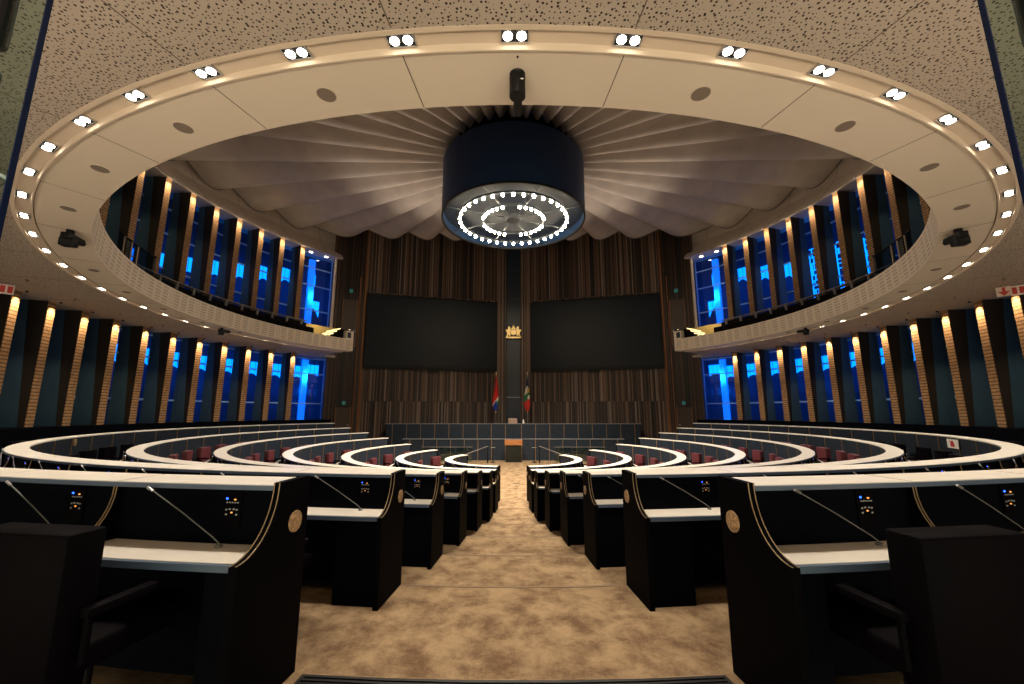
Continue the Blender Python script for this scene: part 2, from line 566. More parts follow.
# gallery front (fascia) and floor
bm = BM()
sweep(bm, [(11.755, ZS), (11.735, ZS + .66), (11.88, ZS + .66), (11.88, ZS)], -T_END, T_END, 1.5, uvl=True)
obj('wall_gallery_front', bm, M['slot'], kind='structure')
bm = BM()
sweep(bm, [(11.885, ZS + .12), (11.885, ZS + .24), (14.8, ZS + .24), (14.8, ZS + .12)], -T_END, T_END, 2.5)
sweep(bm, [(13.3, ZS + .24), (13.3, ZS + 1.50), (14.78, ZS + 1.50), (14.78, ZS + .24)], -119.4, 119.4, 2.5)
obj('floor_gallery', bm, M['darkfloor'], kind='structure')

# upper header between windows and sails, grey reveal over the windows
for s in (-1, 1):
    bm = BM()
    sweep(bm, [(14.74, 9.92), (15.42, 10.62), (15.95, 11.25), (16.15, 11.8), (16.25, 12.6), (16.4, 12.6), (16.4, 10.02), (15.7, 9.97), (14.80, 9.92)], s * 58, s * 131, 2.5)
    obj('wall_header_' + SIDE[s], bm, M['header'], kind='structure')
    bm = BM()
    for i in range(9):
        rz_plate(bm, [(14.735, 9.93), (15.415, 10.625), (15.945, 11.255), (16.145, 11.8), (16.245, 12.58), (16.27, 12.58), (16.17, 11.8), (15.97, 11.25), (15.44, 10.62), (14.77, 9.93)], -.006, .006, s * (127 - 9.23 * i))
    obj('trim_header_' + SIDE[s], bm, M['joint'], kind='structure')
bm = BM()
sweep(bm, [(0.01, 13.7), (17.0, 13.7), (17.0, 13.9), (0.01, 13.9)], 0, 360, 5)
obj('ceiling_upper', bm, M['black'], kind='structure')

# outer ring wall of the foyer seen through the windows
for s in (-1, 1):
    bm = BM()
    sweep(bm, [(19.0, FL[0] - .3), (19.0, 13.7), (19.2, 13.7), (19.2, FL[0] - .3)], s * 62, s * 138, 4)
    for z in (1.0, 2.0, 4.6, 6.0, 7.2):
        sweep(bm, [(18.9, z), (18.9, z + .08), (19.0, z + .08), (19.0, z)], s * 62, s * 138, 4)
    obj('wall_outer_' + SIDE[s], bm, M['outer'], kind='structure')
    bm = BM()
    sweep(bm, [(15.8, FL[0] - .3), (15.8, FL[0]), (19.0, FL[0]), (19.0, FL[0] - .3)], s * 62, s * 138, 4)
    obj('floor_foyer_' + SIDE[s], bm, M['darkfloor'], kind='structure')

# ------------------------------------------------------------------ windows: fins, glass, mullions, lamps
def make_fin(level):
    z0, z1 = (-.43, ZS - .05) if level == 0 else (ZS + .75, 9.95)
    dt, db = (.50, .16) if level == 0 else (.55, .16)
    root = thing('window_fin', '', 'pillar')
    bm = BM()
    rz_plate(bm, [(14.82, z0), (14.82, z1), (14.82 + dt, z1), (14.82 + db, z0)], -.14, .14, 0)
    b = local('brick_side', bm, M['brickdk'], root)  # side brick coloured far darker than the face to stand in for shade
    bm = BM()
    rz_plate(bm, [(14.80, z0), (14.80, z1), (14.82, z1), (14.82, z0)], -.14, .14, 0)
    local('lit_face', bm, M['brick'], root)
    bm = BM()
    rz_plate(bm, [(14.82 + db, z0), (14.82 + dt, z1), (15.72, z1), (15.72, z0)], -.13, .13, 0)
    local('slate_side', bm, M['fin'], root)
    bm = BM()
    cyl(bm, (0, -14.60), .035, z1 - .04, z1 - (.0 if level == 0 else .02), 12)
    local('top_lamp', bm, M['black'], root)
    return root, z0, z1

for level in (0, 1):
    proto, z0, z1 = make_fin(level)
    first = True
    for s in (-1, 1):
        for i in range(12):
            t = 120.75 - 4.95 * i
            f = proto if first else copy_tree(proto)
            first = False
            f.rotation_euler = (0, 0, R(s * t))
            fl = 'lower' if level == 0 else 'gallery'
            f['label'] = '%s window fin of lit brown brick, %s from the timber wall on the %s side' % (
                'lower-floor' if level == 0 else 'gallery', ORD[i], SIDE[s])
            f['group'] = '%s window fins on the %s' % (fl, SIDE[s])
            p = P(14.60, s * t, z1 - .05)
            L = light('fin_lamp', 'SPOT', p, 125 if level == 0 else 95, (1.0, 0.74, 0.47), spot_size=R(74), spot_blend=0.8, shadow_soft_size=0.03)
            d = P(14.82, s * t, z1 - .7) - p
            L.rotation_euler = d.to_track_quat('-Z', 'Y').to_euler()
            L.parent = f
            L.matrix_parent_inverse = Matrix.Rotation(-R(s * t), 4, 'Z')
            if level:
                G = light('fin_lamp_spill', 'POINT', P(14.56, s * t, z1 - .06), 3.0, (1.0, 0.80, 0.58), shadow_soft_size=0.03)
                G.parent = f
                G.matrix_parent_inverse = Matrix.Rotation(-R(s * t), 4, 'Z')
    # glazing between fins
    for s in (-1, 1):
        for i in range(12):
            ta, tb = 120.75 - 4.95 * i + (9.5 if i == 0 else 4.95), 120.75 - 4.95 * i
            wn = bpy.data.objects.new('window_%d' % (1 + i + 12 * (s > 0) + 24 * level), None)
            COL.objects.link(wn)
            wn['kind'] = 'structure'
            wn.location = P(15.70, s * (ta + tb) / 2, z0)
            g = .3
            bm = BM()
            sweep(bm, [(15.74, z0 + .02), (15.74, z1), (15.75, z1), (15.75, z0 + .02)], s * (ta - g), s * (tb + g), 2.5)
            obj('pane', bm, M['clear'], wn)
            bm = BM()
            zs = (0.5, 2.3, z1 - .15) if level == 0 else (6.3, 7.9, z1 - .9)
            for z in zs:
                sweep(bm, [(15.67, z), (15.67, z + .07), (15.73, z + .07), (15.73, z)], s * (ta - g), s * (tb + g), 2.5)
            for tt in (ta - g, tb + g):
                rz_plate(bm, [(15.66, z0 + .02), (15.66, z1), (15.74, z1), (15.74, z0 + .02)], -.02, .02, s * tt)
            obj('window_frame', bm, M['mullion'], wn)

# backlit cyan panels and posts out in the foyer ring
def cyan_panel(s, t, z0, z1, w, arch, label, shift=0.0, r=17.4, notch=0.0):
    bm = BM()
    n = 8
    half = w / 2
    top = []
    for k in range(n + 1):
        x = -half + w * k / n
        top.append((x, z0 + arch * (1 - (x / half) ** 2)))
    mt = Matrix.Rotation(R(s * t), 4, 'Z')
    for yy in (-r, -r - .08):
        pass
    lowv = [bm.verts.new(mt @ Vector((x, -r, z))) for x, z in top]
    upv = [bm.verts.new(mt @ Vector((x, -r, z1))) for x, z in top]
    lowb = [bm.verts.new(mt @ Vector((x, -r - .08, z))) for x, z in top]
    upb = [bm.verts.new(mt @ Vector((x, -r - .08, z1))) for x, z in top]
    for k in range(n):
        bm.faces.new((lowv[k], lowv[k + 1], upv[k + 1], upv[k]))
        bm.faces.new((lowb[k], upb[k], upb[k + 1], lowb[k + 1]))
        bm.faces.new((lowv[k], lowb[k], lowb[k + 1], lowv[k + 1]))
        bm.faces.new((upv[k], upv[k + 1], upb[k + 1], upb[k]))
    bm.faces.new((lowv[0], upv[0], upb[0], lowb[0]))
    bm.faces.new((lowv[-1], lowb[-1], upb[-1], upv[-1]))
    root = thing('backlit_panel', label, 'light panel', P(r, s * t, z0))
    obj('glowing_face', bm, M['cyan'], root)
    bm = BM()
    for x in (-half - .03, half):
        box(bm, x, x + .03, -r - .1, -r + .02, z0 - .02, z1 + .02, 0, mt)
    for x in (-half / 3, half / 3):
        box(bm, x - .008, x + .008, -r + .005, -r + .02, z0 + arch, z1, 0, mt)
    box(bm, -half - .03, half + .03, -r - .1, -r + .02, z1, z1 + .03, 0, mt)
    obj('frame', bm, M['outer'], root)
    return root

for s in (-1, 1):
    for i in range(8):
        t = 126.9 - 4.5 * i
        cyan_panel(s, t, 2.0, 2.95, .95 - .03 * i, .28, 'cyan backlit panel behind the lower windows, %s from the timber wall on the %s' % (ORD[i], SIDE[s]))
    for i in range(7 if s < 0 else 3):
        t = 122.8 - 4.5 * i
        zc = 8.8 - .30 * i
        cyan_panel(s, t, zc - .75, zc + .35, .80, .38, 'cyan arched backlit panel behind the gallery windows, %s from the timber wall on the %s' % (ORD[i], SIDE[s]))

    cyan_panel(s, 128.3, 6.3, 7.3, .85, .55, 'low cyan arched panel behind the end gallery window on the %s' % SIDE[s], r=17.0)
    cyan_panel(s, 127.9, 8.3, 9.1, .32, .05, 'small high cyan panel behind the end gallery window on the %s' % SIDE[s], r=17.0)
    cyan_panel(s, 129.4, 2.35, 3.05, .80, .10, 'cyan panel behind the lower end window next to the timber wall on the %s' % SIDE[s], r=17.0)

# facade reflections in the right-hand gallery windows, built as glowing strips
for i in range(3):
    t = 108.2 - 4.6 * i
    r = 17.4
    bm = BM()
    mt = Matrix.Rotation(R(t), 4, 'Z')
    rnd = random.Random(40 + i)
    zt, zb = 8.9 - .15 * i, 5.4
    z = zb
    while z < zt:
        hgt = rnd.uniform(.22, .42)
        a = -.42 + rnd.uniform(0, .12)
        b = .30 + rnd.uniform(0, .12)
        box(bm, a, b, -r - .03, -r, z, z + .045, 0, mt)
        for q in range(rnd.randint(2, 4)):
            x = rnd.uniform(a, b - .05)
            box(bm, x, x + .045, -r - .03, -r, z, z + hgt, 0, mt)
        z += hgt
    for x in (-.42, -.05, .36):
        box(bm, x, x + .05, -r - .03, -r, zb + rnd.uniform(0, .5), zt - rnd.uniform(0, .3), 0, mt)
    o = obj('reflection_strips', bm, M['cyan'])
    tag(o, 'cyan reflection built as glowing strips outside the right gallery windows, %s of three from the stage' % ORD[i], 'built reflection', 'built cyan reflections on the right')

# tall steel posts in the end bays, their blue light put in as emission
for s in (-1, 1):
    for (t, r, z0, z1, wd, nm) in ((126.9, 16.5, FL[0], 3.3, .34, 'lower'), (126.6, 16.5, 3.6, 9.9, .36, 'upper')):
        bm = BM()
        box(bm, -wd / 2, wd / 2, -r - .1, -r + .1, z0, z1, 0, Matrix.Rotation(R(s * t), 4, 'Z'))
        for q in range(int((z1 - z0) / 1.2)):
            box(bm, -wd / 2 - .02, wd / 2 + .02, -r - .12, -r + .12, z0 + .6 + q * 1.2, z0 + .66 + q * 1.2, 0, Matrix.Rotation(R(s * t), 4, 'Z'))
        tag(obj('steel_post', bm, M['outpost']), 'tall pale steel post, its blue light put in as glow, outside the %s end window on the %s' % (nm, SIDE[s]), 'post')
# blue floodlights of the foyer ring
for s in (-1, 1):
    for t in (72, 92, 112, 128):
        light('blue_flood', 'POINT', P(17.9, s * t, 1.2), 7, (0.03, 0.40, 1.0), shadow_soft_size=0.3)
        o = light('blue_flood', 'SPOT', P(16.2, s * t, 6.4), 8, (0.03, 0.36, 1.0), shadow_soft_size=0.2, spot_size=R(150), spot_blend=0.5)
        o.rotation_euler = (P(19, s * t, 7.6) - P(16.2, s * t, 6.4)).to_track_quat('-Z', 'Y').to_euler()
    for z in (2.2, 7.4):
        o = light('blue_flood', 'SPOT', P(16.1, s * 127.6, z), 90, (0.01, 0.35, 1.0), shadow_soft_size=0.2, spot_size=R(160), spot_blend=0.5)
        o.rotation_euler = (P(19, s * 126.5, z) - P(16.1, s * 127.6, z)).to_track_quat('-Z', 'Y').to_euler()

# ------------------------------------------------------------------ timber walls at the front
def slat_wall(name, ax, ay, bx, by, zlist, m, back):
    """a run of random-width slats from a to b, bottom-to-top in courses"""
    a, b = Vector((ax, ay, 0)), Vector((bx, by, 0))
    L = (b - a).length
    d = (b - a) / L
    n = Vector((d.y, -d.x, 0))
    if n.dot(Vector((0, -6, 0)) - a) < 0:
        n = -n
    bm = BM()
    rnd = random.Random(hash((round(ax, 2), round(by, 2))) % 1000)
    for z0, z1 in zlist:
        x = 0.0
        while x < L - .01:
            wd = min(rnd.choice((.055, .07, .085, .11)), L - x)
            dep = rnd.uniform(.02, .09)
            p, q = a + d * x, a + d * (x + wd - .012)
            vs = []
            for pt in (p, q):
                for off in (0, dep):
                    for z in (z0, z1):
                        vs.append(bm.verts.new(pt + n * off + Vector((0, 0, z))))
            for idx in ((0, 1, 3, 2), (4, 6, 7, 5), (0, 4, 5, 1), (2, 3, 7, 6), (0, 2, 6, 4), (1, 5, 7, 3)):
                bm.faces.new([vs[i] for i in idx])
            x += wd
    o = obj(name, bm, m, kind='structure')
    bm = BM()
    p = [a, b, b - n * .15, a - n * .15]
    lo_ = [bm.verts.new(v + Vector((0, 0, zlist[0][0]))) for v in p]
    hi_ = [bm.verts.new(v + Vector((0, 0, zlist[-1][1]))) for v in p]
    bm.faces.new(lo_); bm.faces.new(hi_[::-1])
    for i in range(4):
        j = (i + 1) % 4
        bm.faces.new((lo_[i], lo_[j], hi_[j], hi_[i]))
    obj(back, bm, M['panelblack'], kind='structure')
    return a, d, n

Z_C = [(-2.75, .72), (.73, 2.9), (2.9, 8.0), (8.0, 13.65)]
CA = (9.95, 10.85)
CB = (1.15, 13.25)
for s in (-1, 1):
    sd = SIDE[s]
    slat_wall('wall_front_' + sd, s * CA[0], CA[1], s * CB[0], CB[1], Z_C, M['slat'], 'wall_front_backing_' + sd)
    slat_wall('wall_side_' + sd, s * 11.75, 9.72, s * CA[0], CA[1], [(-2.75, 13.65)], M['slat2'], 'wall_side_backing_' + sd)
    slat_wall('wall_inner_' + sd, s * CB[0], CB[1], s * .47, 13.35, [(-2.75, 13.65)], M['slat'], 'wall_inner_backing_' + sd)
    # copper corner trims
    for (x, y, wd, q) in ((9.93, 10.74, .09, 1), (10.25, 10.60, .045, 2)):
        bm = BM()
        box(bm, s * x - wd / 2, s * x + wd / 2, y - .05, y + .05, -2.75, 12.6 if q == 1 else 9.0)
        obj('trim_corner_%s_%d' % (sd, q), bm, mat('copper_trim_%s%d' % (sd, q), (0.30, 0.13, 0.05), 0.4, 0.3), kind='structure')
    # vertical white jamb at the end of the gallery windows
    bm = BM()
    box(bm, s * 11.62 - .07, s * 11.62 + .07, 9.62, 9.74, ZS + .75, 9.95)
    obj('trim_jamb_' + sd, bm, M['cove'], kind='structure')
    # doors in the side walls, lower and gallery
    dv = Vector((CA[0] - 11.75, CA[1] - 9.72, 0)); dl = dv.length; dv /= dl
    nv = Vector((-dv.y, dv.x, 0))
    if nv.y > 0: nv = -nv
    for lev, zb, zt in ((0, -1.8, .30), (1, 4.2, 7.3)):
        c = Vector((11.75, 9.72, 0)) + dv * (dl * .54)
        dn = 'door_%d' % (1 + lev + 2 * (s > 0))
        dr = bpy.data.objects.new(dn, None); COL.objects.link(dr); dr['kind'] = 'structure'
        dr.location = (s * c.x, c.y, zb)
        def pl(a, b, o0, o1, za, zc_):
            bm_ = BM()
            vs = []
            for q in (a, b):
                for o_ in (o0, o1):
                    for z in (za, zc_):
                        pt = c + dv * q + nv * o_
                        vs.append(bm_.verts.new((s * pt.x, pt.y, z)))
            for idx in ((0, 1, 3, 2), (4, 6, 7, 5), (0, 4, 5, 1), (2, 3, 7, 6), (0, 2, 6, 4), (1, 5, 7, 3)):
                bm_.faces.new([vs[i] for i in idx])
            return bm_
        obj('door_leaf', pl(-.42, .42, .09, .14, zb, zt), M['doorw'], dr)
        obj('door_frame', pl(-.48, -.42, .09, .17, zb, zt + .06), mat('door_frame_brown', (0.14, 0.06, 0.02), .5), dr)
        obj('door_frame', pl(.42, .48, .09, .17, zb, zt + .06), bpy.data.materials['door_frame_brown'], dr)
        obj('door_handle', pl(.28, .36, .14, .19, zb + 1.0, zb + 1.04), M['silver'], dr)
        zx = (.45, .72) if lev == 0 else (7.75, 8.05)
        ex = thing('exit_sign', 'small green lit exit sign above the %s door in the %s timber wall' % (('lower', 'gallery')[lev], sd), 'sign', (s * c.x, c.y, zx[0]))
        obj('sign_box', pl(-.13, .13, .09, .14, zx[0], zx[1]), M['black'], ex)
        obj('lit_face', pl(-.11, .11, .14, .15, zx[0] + .02, zx[1] - .02), M['exitg'], ex)

# navy slot between the two timber walls
bm = BM()
for z0, z1 in ((-2.75, 1.02), (1.08, 8.2), (8.23, 10.4), (10.43, 13.65)):
    box(bm, -.49, .49, 13.40, 13.5, z0, z1)
obj('wall_center_slot', bm, M['navyslot'], kind='structure')

# the two big black screens
for s in (-1, 1):
    a = Vector((s * 9.75, 10.62, 0)); b = Vector((s * 1.22, 12.96, 0))
    d = (b - a).normalized()
    n = Vector((d.y, -d.x, 0))
    if n.y > 0: n = -n
    L = (b - a).length
    ctr = (a + b) / 2
    root = thing('video_screen', 'huge blank black screen on the timber wall, %s of the gold crest' % SIDE[s], 'screen', (ctr.x, ctr.y, 2.8))
    def sb(x0, x1, o0, o1, z0, z1):
        bm_ = BM(); vs = []
        for q in (x0, x1):
            for o_ in (o0, o1):
                for z in (z0, z1):
                    pt = a + d * q + n * o_
                    vs.append(bm_.verts.new((pt.x, pt.y, z)))
        for idx in ((0, 1, 3, 2), (4, 6, 7, 5), (0, 4, 5, 1), (2, 3, 7, 6), (0, 2, 6, 4), (1, 5, 7, 3)):
            bm_.faces.new([vs[i] for i in idx])
        return bm_
    obj('display', sb(.06, L - .06, 0, .05, 3.05, 7.75), M['screen'], root)
    obj('bottom_bezel', sb(0, L, -.06, .08, 2.80, 3.05), M['black'], root)
    obj('top_bezel', sb(0, L, -.06, .07, 7.75, 7.85), M['black'], root)
    obj('side_bezel', sb(0, .06, -.06, .07, 3.05, 7.75), M['black'], root)
    obj('side_bezel', sb(L - .06, L, -.06, .07, 3.05, 7.75), M['black'], root)
    obj('sensor_box', sb(L / 2 - .35, L / 2 + .35, -.02, .12, 2.68, 2.80), M['black'], root)

# gilt crest on the slot
bm = BM()
def relief(pts, y0=13.12, th=.06, cx=0, cz=5.72, sc_=1.0):
    a_ = [bm.verts.new((cx + x * sc_, y0, cz + z * sc_)) for x, z in pts]
    b_ = [bm.verts.new((cx + x * sc_ * 1.04, y0 + th, cz + z * sc_ * 1.04)) for x, z in pts]
    bm.faces.new(a_); bm.faces.new(b_[::-1])
    for i in range(len(pts)):
        j = (i + 1) % len(pts)
        bm.faces.new((a_[i], b_[i], b_[j], a_[j]))
relief([(-.17, .12), (.17, .12), (.17, -.08), (.10, -.22), (0, -.30), (-.10, -.22), (-.17, -.08)], y0=13.06, th=.12)      # shield
for s in (-1, 1):                                                                                                     # supporters
    relief([(s * .20, -.30), (s * .24, .02), (s * .19, .16), (s * .24, .34), (s * .30, .42), (s * .38, .36), (s * .37, .22), (s * .46, .12), (s * .52, .20), (s * .56, .10), (s * .46, -.02), (s * .44, -.18), (s * .50, -.30), (s * .40, -.32), (s * .34, -.16), (s * .30, -.32)])
    relief([(s * .08, -.34), (s * .30, -.36), (s * .52, -.32), (s * .56, -.42), (s * .34, -.48), (s * .06, -.46)])        # scroll
    relief([(s * .02, .16), (s * .13, .16), (s * .16, .30), (s * .10, .28), (s * .07, .38), (s * .03, .30)])              # crest crown
relief([(-.05, .18), (.05, .18), (.06, .40), (0, .52), (-.06, .40)], y0=13.08, th=.1)
relief([(-.08, -.34), (.08, -.34), (.07, -.48), (0, -.52), (-.07, -.48)])
box(bm, -.2, .2, 13.16, 13.40, 5.55, 5.85)
tag(obj('crest', bm, M['goldc']), 'gilt heraldic crest with two supporters on the narrow navy strip between the screens', 'crest')

# ------------------------------------------------------------------ podium, officials' desks, lectern
bm = BM()
box(bm, -8.9, 8.9, 9.2, 13.2, -2.75, -2.0)
for q in range(3):
    for s in (-1, 1):
        box(bm, min(s * 8.9, s * (9.6 - .22 * q)), max(s * 8.9, s * (9.6 - .22 * q)), 9.5, 10.8, -2.75 , -2.56 + .19 * q)
obj('floor_podium', bm, M['navy'], kind='structure')

def long_desk(name, label, x0, x1, y, z0, z1, joints, depth, capm):
    root = thing(name, label, 'desk', ((x0 + x1) / 2, y, z0))
    bm = BM()
    box(bm, x0, x1, y, y + .06, z0, z1 - .04)
    for x in (x0, x1 - .05):
        box(bm, x, x + .05, y, y + depth, z0, z1 - .04)
    obj('front_panel', bm, M['navy'], root)
    bm = BM()
    rbox(bm, x0 - .03, x1 + .03, y - .04, y + .30, z1 - .04, z1, .008, 1)
    obj('ledge', bm, capm, root)
    bm = BM()
    rbox(bm, x0 + .05, x1 - .05, y + .30, y + depth, z1 - .34, z1 - .30, .008, 1)
    obj('worktop', bm, M['ledge'], root)
    for x in joints:
        bm = BM()
        box(bm, x - .014, x + .014, y - .015, y, z0, z1 - .045)
        obj('joint_strip', bm, M['gold'], root)
    return root

navycap = mat('grey_blue_cap', (0.16, 0.17, 0.19), 0.5)
jx = [s * (.48 + .80 * i) for s in (-1, 1) for i in range(8)]
long_desk('podium_desk', 'long navy panelled desk of the lower podium behind the lectern', -6.5, 6.45, 8.75, -2.75, -1.53, jx, .8, navycap)
jx = [s * (.50 + .88 * i) for s in (-1, 1) for i in range(9)]
long_desk('podium_desk', 'long navy panelled desk on the raised podium beneath the two flags', -8.0, 7.95, 10.2, -2.0, -.69, jx, .8, navycap)

root = thing('speaker_chair', 'pale leather high-back chair behind the middle of the upper podium desk', 'chair', (-.05, 11.5, -2.0))
bm = BM(); rbox(bm, -.30, .30, -.04, .06, .55, 1.62, .04, 2); local('backrest', bm, M['beige'], root, True)
bm = BM(); rbox(bm, -.28, .28, -.55, 0, .42, .54, .04, 2); local('seat', bm, M['beige'], root, True)
for q in range(4):
    bm = BM(); a_, b_ = (-.24 if q % 2 else .2), (-.52 if q < 2 else 0)
    box(bm, a_, a_ + .04, b_, b_ + .04, 0, .42); local('leg', bm, M['black'], root)
root = thing('water_bottle', 'small pale bottle standing on the upper podium desk right of the beige chair', 'bottle', (.62, 10.35, -.69))
bm = BM(); cyl(bm, (0, 0), .05, 0, .20, 12); cyl(bm, (0, 0), .05, .20, .25, 12, .02); local('body', bm, M['white'], root, True)
bm = BM(); cyl(bm, (0, 0), .022, .25, .29, 10); local('cap', bm, M['f_blue'], root)

root = thing('lectern', 'lectern with an orange timber top and dark glass front at the foot of the aisle', 'lectern', (.0, 8.0, -2.75))
bm = BM(); rbox(bm, -.50, .50, -.22, .22, .92, 1.22, .015, 1); local('timber_top', bm, M['wood'], root)
bm = BM(); rbox(bm, -.43, .43, -.16, .16, .04, .90, .01, 1); local('glass_body', bm, mat('dark_green_glass', (0.004, 0.008, 0.0075), 0.2), root)
bm = BM(); rbox(bm, -.47, .47, -.20, .20, 0, .04, .01, 1); local('base', bm, M['black'], root)
bm = BM(); tube(bm, [(0, -.05, 1.22), (0, -.02, 1.40), (0, -.10, 1.50)], .012, 6); local('microphone', bm, M['black'], root)

for s in (-1, 1):
    sd = SIDE[s]
    root = thing('glass_balustrade', 'low green glass balustrade with a sloping steel handrail, %s of the lectern' % sd, 'balustrade', (s * 3.0, 7.6, -2.75))
    for q in range(3):
        x0, x1 = s * (2.35 + q * .95), s * (3.22 + q * .95)
        bm = BM(); box(bm, min(x0, x1), max(x0, x1), 7.90, 7.93, -2.72, -1.95)
        obj('pane', bm, M['green'], root)
    bm = BM(); tube(bm, [(s * 2.3, 7.9, -1.93), (s * 5.2, 7.9, -1.93)], .012, 6)
    obj('top_rail', bm, M['grey'], root)
    bm = BM(); tube(bm, [(s * 2.9, 7.0, -2.35), (s * 1.46, 7.5, -1.86), (s * 1.40, 7.5, -1.88)], .016, 8)
    obj('handrail', bm, M['grey'], root)
    for (x, y, h) in ((1.43, 7.5, -1.88), (2.85, 7.02, -2.33)):
        bm = BM(); tube(bm, [(s * x, y, -2.75), (s * x, y, h)], .03, 8)
        obj('post', bm, M['black'], root)
    root = thing('music_stand', 'slim black stand with a small pale tray beside the handrail %s of the lectern' % sd, 'stand', (s * 1.15, 7.7, -2.75))
    bm = BM(); tube(bm, [(0, 0, 0), (0, 0, .80)], .018, 8); local('pole', bm, M['black'], root)
    bm = BM(); rbox(bm, -.13, .13, -.09, .09, .80, .82, .005, 1); local('tray', bm, M['grey'], root)
    bm = BM(); cyl(bm, (0, 0), .14, 0, .02, 16); local('base', bm, M['black'], root)

bm = BM(); box(bm, -.02, .24, .86, .98, -2.75, -2.744)
tag(obj('floor_socket', bm, M['black']), 'small black socket lid let into the carpet of the centre aisle', 'floor socket')

# flags
def flag(x, y, cols, label, ph):
    root = thing('flag', label, 'flag', (x, y, -2.0))
    bm = BM(); tube(bm, [(0, 0, 0), (0, 0, 4.5)], .025, 8); local('pole', bm, M['silver'], root)
    bm = BM(); cyl(bm, (0, 0), .015, 4.5, 4.6, 10, .045); cyl(bm, (0, 0), .045, 4.6, 4.72, 10, .004); local('finial', bm, M['goldc'], root)
    bm = BM(); cyl(bm, (0, 0), .16, 0, .06, 18); local('base', bm, M['black'], root)
    bm = BM()
    nz, nu = 26, 14
    grid = []
    for i in range(nz + 1):
        v = i / nz
        z = 4.35 - v * 2.25
        wd = (.04 + .26 * math.sin(min(1, v * 1.35) * PI * .5) ** 1.5) * (1 if v < .8 else 1 - (v - .8) * 3.2)
        rowv = []
        for j in range(nu + 1):
            u = j / nu
            xx = (-.55 + u * 1.1) * wd * 1.25 + .03 * math.sin(v * 5 + ph)
            yy = -.06 - .05 * math.sin(u * PI * 5 + ph + v) * min(1, v * 3)
            rowv.append(bm.verts.new((xx, yy, z - .10 * abs(u - .5) * v)))
        grid.append(rowv)
    for i in range(nz):
        for j in range(nu):
            f = bm.faces.new((grid[i][j], grid[i][j + 1], grid[i + 1][j + 1], grid[i + 1][j]))
            f.material_index = cols(i / nz, j / nu)
    o = local('cloth', bm, [M['f_red'], M['f_blue'], M['f_white'], M['f_green'], M['f_gold'], M['f_navy']], root, True)
    md = o.modifiers.new('thick', 'SOLIDIFY'); md.thickness = .008
    bm = BM(); cyl(bm, (0, -.06), .02, 2.02, 2.12, 10, .045); cyl(bm, (0, -.06), .045, 1.94, 2.02, 10, .02); local('tassel', bm, M['goldc'], root)
def c1(v, u):
    q = v + (u - .5) * .25
    if q < .66: return 0
    if u > .7 and q < .86: return 2 if q < .76 else 3
    if q < .70: return 2
    return 1
def c2(v, u):
    q = v + (u - .5) * .12
    if q < .24: return 5
    if q < .34: return 2 if u < .6 else 5
    if q < .46: return 4 if u > .4 else 2
    if q < .56: return 3
    if q < .66: return 2 if u > .5 else 3
    return 0
flag(-1.17, 11.8, c1, 'red, green and blue flag hanging furled on its pole left of the navy strip', 0.3)
flag(.93, 11.8, c2, 'navy, gold, green and red flag hanging furled on its pole right of the navy strip', 1.4)

# ------------------------------------------------------------------ desk rows
WARP = 0.0
def bulge(t):
    a = min(1.0, max(0.0, (abs(t) - 5.0) / 42.0))
    return WARP * a * a * (3 - 2 * a)

ROWN = ['first', 'second', 'third', 'fourth', 'fifth', 'sixth', 'seventh', 'eighth']
def concave(r0, z0, r1, z1, n=8):
    """curve from ledge corner (r0,z0) dropping then sweeping outwards to (r1,z1)"""
    pts = []
    for i in range(n + 1):
        a = (PI / 2) * i / n
        pts.append((r0 + (r1 - r0) * (1 - math.cos(a)), z0 + (z1 - z0) * math.sin(a)))
    return pts

